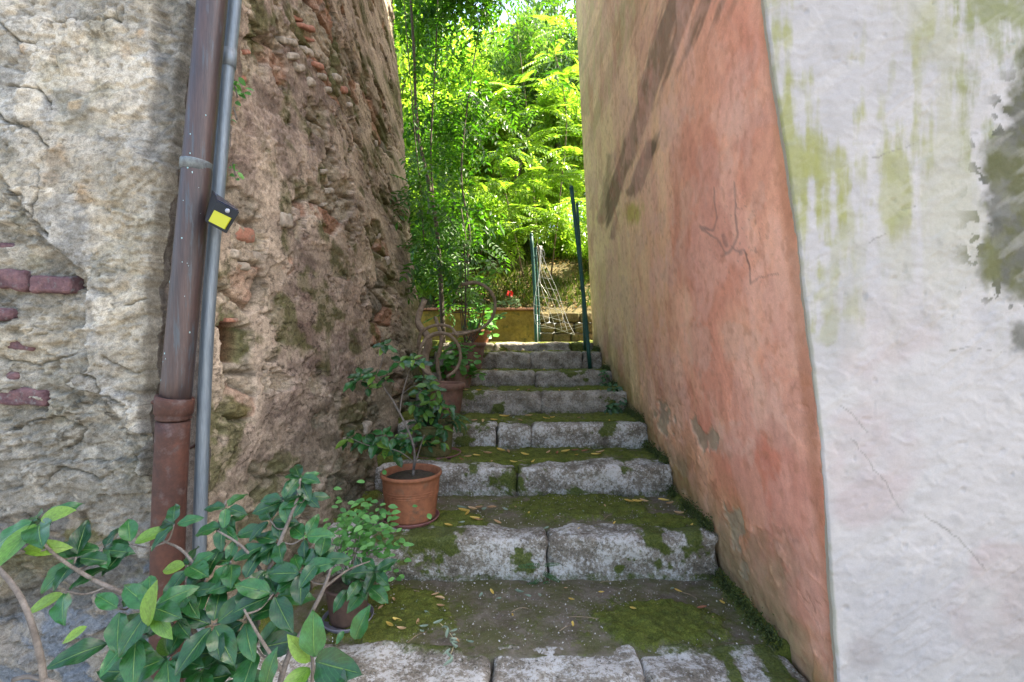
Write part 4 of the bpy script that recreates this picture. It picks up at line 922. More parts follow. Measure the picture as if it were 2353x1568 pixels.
# pot 3: wide bowl with the ring-trained vine
b3 = P(1022, 905, 3.22); b3.z = -.545
t3 = Thing('ring_trained_vine', b3, 'gnarled vine bent into a loose ring growing from a low rounded clay pot', 'potted plant', 'potted plants lined up the left of the steps')
V, Fq = lathe([(0, 0), (.085, 0), (.10, .01), (.115, .08), (.125, .16), (.128, .20), (.133, .205), (.143, .215), (.148, .232), (.143, .248), (.13, .252), (.12, .244), (.115, .22), (.10, .205), (.05, .212), (.001, .215)], b3, 44, .006, 2)
t3.part('pot', V, Fq, m_terd)
V, Fq = lathe([(.118, .222), (.07, .232), (.001, .236)], b3, 30, .02, 2); t3.part('soil', V, Fq, m_soil)
D3 = 3.2
def ringpts(cx, cy, r, a0, a1, d, n=14, sq=1.): return [P(cx+r*math.cos(R(a0+(a1-a0)*i/n)), cy-r*sq*math.sin(R(a0+(a1-a0)*i/n)), d+.02*math.sin(i)) for i in range(n+1)]
m_vine = mat_noise('vine bark', (.13, .095, .06), (.25, .19, .13), 30, .9, .003)
V, Fq = tube([P(1005, 880, 3.22)]+ringpts(1011, 817, 47, 250, -68, D3, 18, 1.1)+[P(1030, 868, D3)], .014, .010, 10, 4, .14); t3.part('ring_stem', V, Fq, m_vine)
V, Fq = tube([P(960, 800, 3.35), P(968, 765, 3.3), P(1000, 748, 3.25), P(1035, 752, 3.2), P(1052, 775, 3.2)], .013, .009, 10, 5, .14); t3.part('stem', V, Fq, m_vine)
V, Fq = tube([P(975, 780, 3.3), P(1010, 768, 3.3), P(1060, 768, 3.35), P(1100, 758, 3.5)], .011, .009, 10, 5, .14); t3.part('stem', V, Fq, m_vine)
V, Fq = tube([P(990, 890, 3.3), P(975, 830, 3.38), P(985, 780, 3.42), P(960, 740, 3.5), P(975, 690, 3.6)], .032, .022, 12, 5, .2); t3.part('trunk', V, Fq, m_vine)
V, Fq = tube([P(1012, 880, 3.5), P(1005, 830, 3.5), P(1015, 780, 3.5), P(1000, 730, 3.6)], .018, .014, 12, 5, .2); t3.part('trunk', V, Fq, m_vine)

# pots 4, 5, 6 further up
def round_leaf(name, mat, L=1.):
    V = [(0, .1, -.05)]+[(math.cos(a)*.5*(1+.08*math.cos(5*a)), .5+math.sin(a)*.5*(1+.08*math.cos(5*a)), .03*math.sin(3*a)) for a in [i*2*math.pi/12 for i in range(12)]]
    V[0] = (0, .5, -.08); Fq = [(0, 1+i, 1+(i+1) % 12) for i in range(12)]
    me = np_mesh(name, V, Fq, uvs=[(v[0]+.5, v[1]) for v in V]); me.materials.append(mat); return me
m_ger = mat_leaf('geranium leaf', (.03, .13, .015), (.08, .24, .03), .3, .45)
gl = [round_leaf('leaf', m_ger)]
def leafy(th, c, r, n, size, meshes, flat=.7):
    for i in range(n):
        v = Vector((rnd.gauss(0, 1), rnd.gauss(0, 1), rnd.gauss(0, 1))).normalized()*r*rnd.random()**.4; v.z *= flat
        q = c+v; a = rnd.random()*6.28; dr = v.normalized()*.6+Vector((math.cos(a), math.sin(a), rnd.uniform(-.4, .2)))
        th.inst('leaf', rnd.choice(meshes), leaf_matrix(q, dr, Vector((rnd.uniform(-.4, .4), -.5, 1))+v.normalized()*.6, size*rnd.uniform(.6, 1.2)))
b4 = P(1052, 893, 3.72); b4.z = -.395
t4 = Thing('potted_geranium', b4, 'terracotta pot of round bright green leaves behind the ring shaped vine', 'potted plant', 'potted plants lined up the left of the steps')
pot(t4, b4, .125, .095, .20, m_terd, .01, .03); leafy(t4, b4+Vector((-.02, -.04, .25)), .19, 150, .055, gl, .75); leafy(t4, b4+Vector((.16, -.06, .13)), .05, 14, .055, gl)
b5 = P(1078, 845, 4.22); b5.z = -.26
t5 = Thing('tall_pot_shrub', b5, 'large dark rimmed terracotta pot with a leggy yellow green shrub near the top step', 'potted plant', 'potted plants lined up the left of the steps')
pot(t5, b5, .145, .11, .245, m_terd, .014, .035)
m_sh = mat_leaf('shrub leaf', (.04, .13, .015), (.16, .30, .03), .4, .4)
shl = [leaf_mesh('leaf', 1, .4, .1, .2, 5, 2, m_sh, seed=i) for i in range(3)]
for i in range(9):
    tip = P(1085+rnd.uniform(-45, 55), 640+rnd.uniform(-40, 60), 4.3+rnd.uniform(-.2, .2))
    V, Fq = tube([b5+Vector((rnd.uniform(-.04, .04), 0, .22)), b5.lerp(tip, .5)+Vector((rnd.uniform(-.04, .04), 0, 0)), tip], .006, .003, 6, 5); t5.part('stem', V, Fq, m_twig2)
for i in range(48):
    c = P(1085+rnd.uniform(-52, 62), 655+rnd.gauss(0, 50), 4.3+rnd.uniform(-.25, .2)); rosette(t5, c, 6, .085, shl, None, 0, Vector((rnd.uniform(-.6, .6), -.4, 1)), tilt=.3)
b6 = P(1100, 784, 4.95); b6.z = -.03
t6 = Thing('potted_hydrangea', b6, 'bright leafed plant in a low clay pot at the head of the steps', 'potted plant', 'potted plants lined up the left of the steps')
pot(t6, b6, .13, .10, .15, m_ter, .01, .03); leafy(t6, b6+Vector((.03, 0, .24)), .20, 110, .07, gl, .9)
V, Fq = tube([P(1060, 655, 4.0), P(1095, 650, 4.0), P(1125, 668, 4.0), P(1138, 700, 4.0), P(1128, 735, 4.0), P(1095, 760, 4.0), P(1040, 765, 4.0)], .016, .012, 10, 6, .14)
ab = Thing('arched_vine_stem', P(1040, 765, 4.0), 'thick brown vine stem curving in an arch above the top pots', 'branch'); ab.part('stem', V, Fq, m_vine)
V, Fq = tube([P(1068, 790, 4.1), P(1070, 650, 4.1), P(1066, 560, 4.1)], .008, .006, 8, 4)
sk = Thing('garden_stake', P(1068, 790, 4.1), 'thin dark upright stake with rungs among the pot plants', 'stake'); sk.part('stake', V, Fq, m_twig2)
for Y in (600, 660, 715):
    V, Fq = tube([P(1040, Y+4, 4.1), P(1100, Y, 4.1)], .005, .004, 6, 2); sk.part('rung', V, Fq, m_twig2)

# ------------------------------------------------------------------ head of the steps: retaining wall, bank, posts, netting
m_ret = mat_noise('mossy ochre render', (.14, .10, .022), (.27, .19, .042), 5, .95, .006, (.10, .09, .025))
m_ret2 = mat_noise('mossy earth stones', (.07, .06, .028), (.15, .12, .055), 9, .95, .01, (.05, .06, .015))
rw = Thing('retaining_wall', (0, 6.1, -.03), 'low mossy ochre garden wall across the head of the steps', 'wall')
V, Fq = rbox((-1.15, 6.12, .17), (1.47, .12, .235), .02, (90, 6, 24), .014, 3, 7.); rw.part('render_face', V, Fq, m_ret)
for i in range(14):
    V, Fq = rbox((-1.62+i*.145, 6.08, .418), (.068, .13, .014), .006, (6, 5, 2), .003, i+70, 20.); rw.part('coping_tile', V, Fq, m_rbr)
x = .34; i = 0
for r_ in range(3):
    x = .33+rnd.uniform(0, .05)
    while x < 1.6:
        wd = rnd.uniform(.12, .26); V, Fq = rbox((x+wd/2, 6.12+rnd.uniform(-.02, .02), .04+r_*.135), (wd/2-.004, .12, .064), .03, (8, 4, 5), .012, 90+i, 12.); rw.part('stone', V, Fq, m_ret2); x += wd; i += 1
# garden bank
nb, mb = 150, 150
U, W_ = np.meshgrid(np.linspace(-14, 14, nb), np.concatenate([np.linspace(6.18, 9.5, 90), np.linspace(9.7, 45, 60)]), indexing='ij')
Zb = .36+np.where(W_ < 8.6, (W_-6.18)*.62, 1.5+(W_-8.6)*.22)+.25*(fbm(U*1.2, W_*1.2, 300, 4)-.5)*sm(6.2, 6.8, W_)
bank = link(np_mesh('garden_bank', np.stack([U, W_, Zb], -1), grid_faces(nb, mb)), 'garden_bank', mat_noise('bank soil and litter', (.05, .045, .018), (.13, .105, .045), 5, .98, .02, (.035, .055, .014))); tag(bank, kind='structure')
lnd = link(np_mesh('garden_path', [(-14, 4.7, -.06), (-.9, 4.7, -.06), (-.9, 6.3, -.06), (-14, 6.3, -.06)], [(0, 1, 2, 3)]), 'garden_path', m_ret2); tag(lnd, kind='structure')

m_grn = mat_noise('dark green plastic coating', (.010, .055, .045), (.016, .075, .06), 30, .5, .0005)
def post(name, a, b, r, label):
    t = Thing(name, a, label, 'post', 'green fence posts at the head of the steps'); V, Fq = tube([a, a.lerp(b, .5)+Vector((.01, 0, 0)), b], r, r, 12, 5); t.part('tube_post', V, Fq, m_grn)
    V, Fq = lathe([(r*1.15, -.012), (r*1.2, 0), (r*.7, r), (.0005, r*1.2)], b, 12); t.part('cap', V, Fq, m_grn)
    for f in (.2, .5, .8):
        q = a.lerp(b, f); V, Fq = tube([q, q+Vector((r*1.7, -r*.6, 0))], r*.3, None, 6, 1); t.part('wire_tie', V, Fq, m_grn)
a = P(1356, 842, 4.34); a.z = -.262
post('fence_post', a, P(1313, 432, 4.34), .019, 'leaning dark green post nearest the pink wall standing on the steps')
post('fence_post', P(1344, 806, 4.75), P(1326, 470, 4.75), .013, 'thinner green post just behind the leaning one by the pink wall')
post('fence_post', P(1232, 789, 5.5), P(1221, 540, 5.5), .020, 'upright green post in the middle in front of the ochre garden wall')
post('fence_post', P(1239, 785, 5.9), P(1231, 570, 5.9), .014, 'slim green post half hidden behind the middle post')
m_wire = mat_noise('bright wire', (.30, .30, .27), (.45, .45, .42), 30, .4, .0003, None, .6, .4)
nw = Thing('wire_netting', P(1240, 745, 5.4), 'loose torn wire netting hanging from the middle green post', 'netting')
cols_ = []
for i in range(6):
    f = i/5; x0 = 1234+f*14; x1 = 1232+f*95; dd = 5.4-.25*f
    pts = [P(x0+(x1-x0)*t**1.6+6*math.sin(t*6+i), 565+(745+8*i-f*15-565)*t, dd+.05*math.sin(t*5+i)) for t in [k/8 for k in range(9)]]; cols_.append(pts)
    V, Fq = tube(pts, .0022, None, 5, 3); nw.part('strand', V, Fq, m_wire)
for k in range(1, 9):
    V, Fq = tube([c[k] for c in cols_], .0018, None, 5, 3); nw.part('strand', V, Fq, m_wire)
for (y0, y1) in ((735, 700), (752, 742), (765, 748)):
    V, Fq = tube([P(1236, y0, 5.5), P(1280, (y0+y1)/2+8, 5.3), P(1345, y1, 5.0)], .0018, None, 5, 4); nw.part('strand', V, Fq, m_wire)
V, Fq = tube([P(1234, 560, 5.4), P(1252, 585, 5.4), P(1238, 640, 5.4), P(1262, 690, 5.3), P(1240, 740, 5.4)], .0018, None, 5, 4); nw.part('strand', V, Fq, m_wire)

# ------------------------------------------------------------------ foliage generators
LT = np.array([(0, 0, 0), (-.5, .45, .06), (.5, .45, .06), (0, 1, 0), (0, .45, -.02)]) # rhomb with a fold
LF = np.array([(0, 2, 4), (0, 4, 1), (4, 2, 3), (4, 3, 1)])
def scatter(pos, dirs, nrms, size, wr=.45):
    n = len(pos); y = dirs/np.linalg.norm(dirs, axis=1, keepdims=True); z = nrms-y*(nrms*y).sum(1, keepdims=True); z /= np.linalg.norm(z, axis=1, keepdims=True)+1e-9
    x = np.cross(y, z); T_ = LT*np.array([wr, 1, 1])
    V = pos[:, None, :]+size[:, None, None]*(T_[None, :, 0:1]*x[:, None, :]+T_[None, :, 1:2]*y[:, None, :]+T_[None, :, 2:3]*z[:, None, :])
    Fq = LF[None]+np.arange(n)[:, None, None]*5
    tint = np.repeat(rg.random(n), 5); return V.reshape(-1, 3), Fq.reshape(-1, 3), tint
def unit(n):
    v = rg.normal(size=(n, 3)); return v/np.linalg.norm(v, axis=1, keepdims=True)
def clumps(n, centres, radii, per=None):
    k = rg.integers(0, len(centres), n); r = rg.random(n)**.45
    return np.array(centres)[k]+unit(n)*(r*np.array(radii)[k])[:, None]*np.array([1, 1, .75]), k
def frond_mesh(name, n, L, leaf, W, mat, droop=.5, wr=.38, seed=0):
    r_ = random.Random(seed); parts = []; pos = []; dr = []; nr = []; sz = []
    def rach(t): return Vector((0, t*L*math.cos(droop*t*.8), -L*droop*t*t*.6))
    for i in range(n):
        t = .12+.88*i/(n-1); q = rach(t); tg = (rach(min(1, t+.02))-rach(t-.02)).normalized()
        for s in (-1, 1):
            d = Vector((s, 0, 0))*.9+tg*(.35+.2*t)+Vector((0, 0, -.15)); pos.append(q); dr.append(d); nr.append(Vector((s*.15+r_.uniform(-.25, .25), r_.uniform(-.25, .25), 1)))
            sz.append(leaf*(.65+.5*math.sin(math.pi*min(1, .15+t*.75)))*r_.uniform(.9, 1.1))
    pos.append(rach(1)); dr.append(rach(1)-rach(.95)); nr.append(Vector((0, 0, 1))); sz.append(leaf)
    V, Fq, t_ = scatter(np.array(pos), np.array(dr), np.array(nr), np.array(sz), wr)
    V2, F2 = tube([rach(t) for t in (0, .3, .6, 1)], W, W*.4, 4, 2); F2 = np.concatenate([F2[:, [0, 1, 2]], F2[F2[:, 2] != F2[:, 3]][:, [0, 2, 3]]])
    Vv = np.concatenate([V, V2]); Ff = np.concatenate([Fq, F2+len(V)])
    me = _np_mesh(name, Vv, Ff, smooth=False, attrs={'tint': np.concatenate([t_, np.zeros(len(V2))])}); me.materials.append(mat); return me

m_bright = mat_leaf('sunlit pinnate leaf', (.13, .26, .03), (.28, .41, .07), .5, .28, tint=True)
m_wist = mat_leaf('wisteria leaf', (.02, .085, .008), (.075, .18, .016), .55, .45, tint=True)  # greens darkened so shade sits in the leaf colour despite the sun
m_back = mat_leaf('tree leaf', (.14, .27, .03), (.32, .44, .08), .55, .28, tint=True)
m_laurel = mat_leaf('laurel leaf', (.05, .13, .035), (.20, .32, .10), .35, .22, tint=True)
m_grass = mat_leaf('grass blade', (.035, .075, .012), (.11, .15, .03), .3, .5, tint=True)
m_bark = mat_noise('tree bark', (.08, .06, .045), (.17, .13, .09), 12, .95, .01)

# wall of wisteria hanging at the end of the left wall
wi = Thing('wisteria', (-1.0, 4.9, -.05), 'wisteria climbing over the far end of the rubble wall and hanging down in long shoots', 'climbing plant')
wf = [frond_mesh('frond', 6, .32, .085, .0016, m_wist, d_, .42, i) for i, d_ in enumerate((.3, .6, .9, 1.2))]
shoots = [([P(1020, 900, 4.9), P(1015, 700, 4.9), P(1000, 500, 4.9), P(960, 300, 5.0), P(950, 100, 5.1), P(930, -200, 5.2)], .03, .012), ([P(1000, 500, 4.9), P(990, 350, 5.0), P(1000, 150, 5.0), P(1010, -100, 5.0)], .012, .006),
          ([P(975, 560, 4.8), P(965, 420, 4.7), P(955, 330, 4.7), P(940, 150, 4.7), P(920, -100, 4.8)], .008, .004), ([P(1040, 700, 5.0), P(1080, 560, 5.1), P(1060, 400, 5.2), P(1080, 200, 5.3), P(1120, -50, 5.5)], .014, .006),
          ([P(960, 420, 4.7), P(985, 480, 4.6), P(1010, 540, 4.6)], .004, .003), ([P(1068, 760, 4.6), P(1075, 600, 4.7), P(1060, 480, 4.8)], .009, .005)]
for pts, a, b in shoots: V, Fq = tube(pts, a, b, 7, 6, .15); wi.part('stem', V, Fq, m_twig2)
def put_frond(th, X, Y, d, meshes, s=1., lean=None):
    a = rnd.random()*6.28; dr = Vector((math.cos(a), math.sin(a)-.25, rnd.uniform(-.9, .3)))
    if lean: dr = dr*.5+lean
    th.inst('frond', rnd.choice(meshes), leaf_matrix(P(X, Y, d), dr, Vector((rnd.uniform(-.4, .4), -.4, 1)), s*rnd.uniform(.7, 1.15)))
for i in range(230):
    Y = rnd.uniform(-120, 620); X = rnd.gauss(1000-.06*(600-Y)+60*(Y < 300), 52 if Y > 250 else 75); X = max(X, 890+.14*max(0, Y-50)); put_frond(wi, X, Y, rnd.uniform(4.65, 5.7), wf)
for i in range(64): put_frond(wi, rnd.gauss(985, 34), rnd.choice((rnd.gauss(455, 28), rnd.gauss(590, 30), rnd.uniform(300, 640))), rnd.uniform(3.75, 4.25), wf, .9)
for i in range(60): put_frond(wi, rnd.uniform(1020, 1300), rnd.choice((rnd.uniform(-80, 120), rnd.uniform(-60, 260))), rnd.uniform(5.0, 5.6), wf, 1.0)
for i in range(44): put_frond(wi, rnd.uniform(1005, 1120), rnd.uniform(500, 720), rnd.uniform(4.7, 5.3), wf, .8)
n = 14000
cl = [tuple(P(rnd.gauss(1000, 60), rnd.uniform(-420, 640), rnd.uniform(5.4, 6.6))) for i in range(60)]
cl += [tuple(P(rnd.uniform(850, 1120), rnd.uniform(-500, 60), rnd.uniform(4.9, 6.2))) for i in range(25)]
cl += [(rnd.uniform(-1.0, .1), rnd.uniform(4.6, 5.4), rnd.uniform(3.95, 4.9)) for i in range(12)]  # unseen clumps added above the view to block sun from the wall end
pos, k = clumps(n, cl, [rnd.uniform(.2, .42) for _ in cl]); dr = unit(n)+np.array([0, 0, -.5]); nr = unit(n)*.8+np.array([0, -.1, 1.])
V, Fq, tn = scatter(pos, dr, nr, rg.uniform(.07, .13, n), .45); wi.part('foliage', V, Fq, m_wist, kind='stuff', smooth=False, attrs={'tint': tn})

# bright pinnate shrub right of the middle
ac = Thing('sumac_shrub', (.5, 7.2, 1.0), 'bright feathery shrub with arching comb like fronds beside the pink wall end', 'shrub')
af = [frond_mesh('frond', 12, .72, .13, .002, m_bright, d_, .36, i+20) for i, d_ in enumerate((.35, .6, .9))]
for pts in ([Vector((.45, 7.2, .9)), P(1225, 430, 7.0), P(1210, 250, 6.8), P(1190, 80, 6.8)], [Vector((.6, 7.2, .9)), P(1290, 420, 6.8), P(1300, 250, 6.6), P(1260, 60, 6.6)], [Vector((.2, 7.2, .9)), P(1170, 480, 6.8), P(1140, 360, 6.7)]):
    V, Fq = tube(pts, .014, .004, 8, 6, .1); ac.part('stem', V, Fq, m_bark)
nodes = [(1210, 330), (1240, 260), (1290, 300), (1310, 180), (1180, 420), (1250, 400), (1300, 400), (1160, 350), (1200, 200), (1270, 130), (1150, 480), (1225, 480), (1320, 470), (1140, 280), (1290, 60), (1100, 420), (1200, 520), (1320, 350), (1120, 540), (1280, 500)]
for (X, Y) in nodes:
    d0 = rnd.uniform(6.2, 7.2)
    for j in range(9):
        a = -.9+1.8*j/8+rnd.uniform(-.15, .15)
        dr = Vector((math.sin(a)*1.0+.1, -.55+rnd.uniform(-.4, .5), math.cos(a)*.35-.35)); ac.inst('frond', rnd.choice(af), leaf_matrix(P(X+rnd.uniform(-12, 12), Y+rnd.uniform(-12, 12), d0), dr, Vector((rnd.uniform(-.3, .3), -.65, 1)), rnd.uniform(.6, 1.0)))

# trees beyond
def tree(name, label, base, hgt, crown_c, cr, nleaf, mat, lsz, wr=.42, nl=20, group='trees in the garden beyond the steps'):
    t = Thing(name, base, label, 'tree', group); top = Vector(crown_c)
    V, Fq = tube([base, base.lerp(top, .35)+Vector((rnd.uniform(-.2, .2), 0, 0)), base.lerp(top, .8), top+Vector((0, 0, cr*.4))], .035*hgt**.8+.04, .03, 10, 6, .12); parts = [(V, Fq)]
    t.part('trunk', V, Fq, m_bark)
    cc = []; rad = []
    for i in range(nl):
        v = Vector((rnd.gauss(0, 1), rnd.gauss(0, 1), rnd.gauss(0, .8))).normalized()*cr*rnd.uniform(.35, .95); e_ = top+v
        V, Fq = tube([base.lerp(top, rnd.uniform(.45, .95)), top.lerp(e_, .5)+Vector((0, 0, -.1)), e_], .035, .008, 6, 4, .1); t.part('limb', V, Fq, m_bark)
        for q in (.55, .8, 1.0): cc.append(tuple(top.lerp(e_, q)+Vector((rnd.gauss(0, .15), rnd.gauss(0, .15), rnd.gauss(0, .15)))*cr*.4)); rad.append(cr*rnd.uniform(.14, .30))
    pos, k = clumps(nleaf, cc, rad); tw = rg.normal(size=(len(cc), 3))*.7; dr = unit(nleaf)+tw[k]; nr = unit(nleaf)*.7+np.array([0, 0, 1.])
    V, Fq, tn = scatter(pos, dr, nr, rg.uniform(lsz*.7, lsz*1.25, nleaf), wr); tn = np.clip(tn*.6+np.repeat(rg.random(len(cc))[k], 5)*.4, 0, 1)
    t.part('foliage', V, Fq, mat, kind='stuff', smooth=False, attrs={'tint': tn}); return t
tree('laurel_tree', 'glossy laurel tree showing dark at the top between the walls', Vector((1.4, 10.5, 1.9)), 5, (1.0, 10.2, 6.0), 2.5, 26000, m_laurel, .13, .34)
tree('laurel_tree', 'sunlit laurel tree in the middle of the gap behind the feathery shrub', Vector((-.4, 11.5, 2.1)), 5, (-.1, 11.0, 4.6), 2.5, 30000, m_back, .14, .36)
tree('olive_tree', 'pale leafy tree low at the left beyond the end of the rubble wall', Vector((-2.6, 14, 2.6)), 5, (-2.4, 13.5, 4.4), 2.6, 30000, m_back, .15, .36)
tree('shade_tree', 'darker leafy tree on the left behind the hanging wisteria', Vector((-3.0, 9.5, 1.7)), 5, (-2.3, 9.3, 5.2), 2.4, 26000, m_back, .12, .45)
tree('shade_tree', 'tallest leafy tree farthest back under the sky gap', Vector((.8, 17, 3.3)), 8, (.3, 16.5, 8.5), 4.8, 40000, m_back, .22, .45)
tree('shade_tree', 'bushy tree low on the right touching the pink wall end', Vector((2.8, 9.5, 1.6)), 4, (2.2, 9.2, 3.4), 1.7, 22000, m_bright, .085, .42)
# bushes covering the bank
def bush(name, label, c, r, n, mat, lsz, wr=.4, group='bushes on the garden bank'):
    t = Thing(name, (c[0], c[1], c[2]-r*.7), label, 'bush', group); cc = []; rad = []
    for i in range(16):
        v = Vector((rnd.gauss(0, 1), rnd.gauss(0, 1), rnd.gauss(0, .8))).normalized()*r*rnd.uniform(.3, .85); cc.append(tuple(Vector(c)+v)); rad.append(r*rnd.uniform(.2, .42))
        V, Fq = tube([Vector((c[0], c[1], c[2]-r)), Vector(c)+v*.4, Vector(c)+v], .012, .004, 5, 3)
        if i < 8: t.part('stem', V, Fq, m_bark)
    pos, k = clumps(n, cc, rad); tw = rg.normal(size=(len(cc), 3))*.6; V, Fq, tn = scatter(pos, unit(n)+tw[k], unit(n)*.7+np.array([0, -.2, 1.]), rg.uniform(lsz*.7, lsz*1.2, n), wr)
    t.part('foliage', V, Fq, mat, kind='stuff', smooth=False, attrs={'tint': tn})
bush('leafy_bush', 'yellow green bush in the centre of the bank above the ochre wall', (-.1, 8.6, 2.2), .9, 9000, m_bright, .075)
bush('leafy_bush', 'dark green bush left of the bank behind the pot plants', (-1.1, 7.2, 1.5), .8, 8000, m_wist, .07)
bush('leafy_bush', 'pale sunlit bush against the pink wall behind the green posts', (1.45, 7.4, 1.7), .75, 7000, m_bright, .06)
bush('leafy_bush', 'loose bush high on the bank between the two laurel trees', (.7, 9.6, 3.2), 1.0, 8000, m_back, .08)
bush('leafy_bush', 'low bush at left between wisteria and garden wall', (-1.0, 6.5, .8), .42, 3500, m_bright, .05)
bush('leafy_bush', 'light green bush hanging over the middle of the bank above the red geranium', (.35, 8.0, 2.6), .85, 9000, m_bright, .085)
bush('leafy_bush', 'spreading bush crowning the bank behind the middle green post', (.75, 8.2, 1.9), .7, 6500, m_back, .08)
bush('leafy_bush', 'bright bush high in the gap against the end of the pink wall', (1.5, 8.4, 4.0), 1.2, 12000, m_bright, .10)
bush('leafy_bush', 'tall bright bush in the middle of the gap behind the hanging wisteria', (.1, 8.9, 4.2), 1.2, 12000, m_bright, .11)
bush('leafy_bush', 'bright bush behind the leggy pot shrub at the left of the bank', (-.55, 7.4, 1.9), .7, 7000, m_bright, .08)
# hanging ivy and grass on the bank: uncountable
n = 13000; u = rg.uniform(-2.4, 2.6, n); d = rg.uniform(6.35, 9.2, n)
zb = .36+np.where(d < 8.6, (d-6.18)*.62, 1.5+(d-8.6)*.22)
keep = fbm(u*1.5, d*1.5, 310, 3)+.12*(d > 6.9) > .47; u, d, zb = u[keep], d[keep], zb[keep]; n = len(u)
V, Fq, tn = scatter(np.stack([u, d, zb-.03], 1), unit(n)*.55+np.array([0, -.35, .75]), unit(n)+np.array([0, -1, .3]), rg.uniform(.08, .24, n), .06)
gr = link(_np_mesh('bank_grass', V, Fq, smooth=False, attrs={'tint': tn}), 'bank_grass', m_grass); tag(gr, 'long grass blades covering the garden bank', 'grass', kind='stuff')
n = 2600; u = rg.uniform(-1.8, 2.0, n); d = rg.uniform(6.25, 8.2, n); zb = .375+(d-6.18)*.62
m_dry = mat_leaf('dry litter leaf', (.20, .12, .04), (.45, .34, .16), .2, .8, tint=True, tcol=(1.2, 1., .6))
V, Fq, tn = scatter(np.stack([u, d, zb+.02], 1), unit(n)*np.array([1, 1, .3]), unit(n)*.6+np.array([0, -.3, 1]), rg.uniform(.03, .07, n), .5)
lt = link(_np_mesh('leaf_litter', V, Fq, smooth=False, attrs={'tint': tn}), 'leaf_litter', m_dry); tag(lt, 'dry leaf litter strewn over the garden bank', 'leaf litter', kind='stuff')

# red geranium on the garden wall
rf = Thing('red_geranium', (-.02, 6.2, .43), 'small geranium with one red flower standing on the ochre garden wall', 'flower')
m_gg = mat_leaf('grey green leaf', (.10, .18, .08), (.22, .32, .18), .3, .5); g2 = [round_leaf('leaf', m_gg)]
leafy(rf, Vector((-.02, 6.2, .52)), .14, 46, .055, g2, .6)
V, Fq = tube([Vector((-.02, 6.2, .43)), Vector((-.03, 6.19, .55)), Vector((-.03, 6.18, .64))], .004, .003, 6, 4); rf.part('stem', V, Fq, m_twig)
m_red = mat_leaf('red petal', (.65, .015, .01), (.8, .04, .02), .3, .5, tcol=(1.2, .6, .5)); pet = [round_leaf('petal', m_red)]
for i in range(14):
    v = Vector((rnd.gauss(0, 1), rnd.gauss(0, 1), rnd.gauss(0, 1))).normalized(); rf.inst('petal', pet[0], leaf_matrix(Vector((-.03, 6.17, .64))+v*.018, v+Vector((0, -.3, 0)), v.cross(Vector((.3, .5, 1))), .034))

# ------------------------------------------------------------------ small plants on walls and steps
m_fern = mat_leaf('fern', (.02, .07, .015), (.05, .13, .03), .25, .5, tint=True)
ff = [frond_mesh('frond', 12, .13, .017, .0009, m_fern, d_, .5, i+50) for i, d_ in enumerate((.5, .9))]
fe = Thing('fern', (.12, 1.90, -.94), 'small fern rooted in the joint of the large lower riser', 'fern')
for (X, Y, dx, dz, s) in [(1245, 1300, -1, .2, .7), (1248, 1300, 1, .35, .5), (1245, 1315, 1, -.3, .6), (1240, 1330, -.8, -.6, .6), (1250, 1330, .5, -1, .8), (1240, 1340, .3, -1, .8), (1248, 1345, -.4, -1, .7), (1252, 1342, 1.0, -.6, .5), (1235, 1338, -1., -.1, .5)]:
    fe.inst('frond', rnd.choice(ff), leaf_matrix(P(X, Y, 1.885), Vector((dx, -.45, dz)), Vector((0, -.9, .5)), s))
def weed(name, label, pts, n, size, group=None, meshes=None, cat='weed'):
    c = pts[0]; t = Thing(name, c, label, cat, group)
    V, Fq = tube([c+Vector((.01, 0, -.02)), c+Vector((0, 0, .02))], .003, .002, 5, 2); t.part('stem', V, Fq, m_twig)
    for i in range(n):
        q = rnd.choice(pts)+Vector((rnd.gauss(0, size*.6), rnd.gauss(0, size*.5), rnd.gauss(0, size*.6))); a = rnd.random()*6.28
        t.inst('leaf', rnd.choice(meshes or hl), leaf_matrix(q, Vector((math.cos(a)-.3, math.sin(a)-.3, rnd.uniform(-.6, .3))), Vector((-.4, -.6, .7)), size*rnd.uniform(.6, 1.2)))
m_wd = mat_leaf('wall weed leaf', (.018, .06, .02), (.045, .12, .035), .2, .5); wl_ = [leaf_mesh('leaf', 1, .6, .1, .2, 4, 2, m_wd, seed=i) for i in range(3)]
weed('wall_weed', 'dark green weed against the pink wall beside the fifth riser', [P(1388, 860, 3.9), P(1392, 880, 3.85), P(1396, 895, 3.8)], 60, .04, 'weeds at the foot of the pink wall', wl_)
weed('wall_weed', 'trailing dark weed against the pink wall beside the fourth riser', [P(1410, 895, 3.5), P(1418, 915, 3.45), P(1420, 935, 3.4), P(1415, 948, 3.4)], 80, .04, 'weeds at the foot of the pink wall', wl_)
weed('wall_weed', 'low weed in front of the fourth riser near the pink wall', [P(1400, 940, 3.38), P(1412, 948, 3.36)], 26, .045, 'weeds at the foot of the pink wall', wl_)
weed('wall_weed', 'tiny bright sprig sprouting from the rubble wall right of the conduit', [wall_point(606, 175)[0]+Vector((.012, -.004, 0))], 10, .016, 'weeds growing out of the rubble wall')
weed('wall_weed', 'tuft of weed among the exposed stones at the top of the rubble wall', [wall_point(735, 22)[0]+Vector((.015, -.01, 0)), wall_point(728, 45)[0]+Vector((.015, 0, 0))], 34, .024, 'weeds growing out of the rubble wall')
weed('wall_weed', 'mossy little weed halfway up the rubble wall', [wall_point(858, 322)[0]+Vector((.02, 0, 0))], 10, .022, 'weeds growing out of the rubble wall')
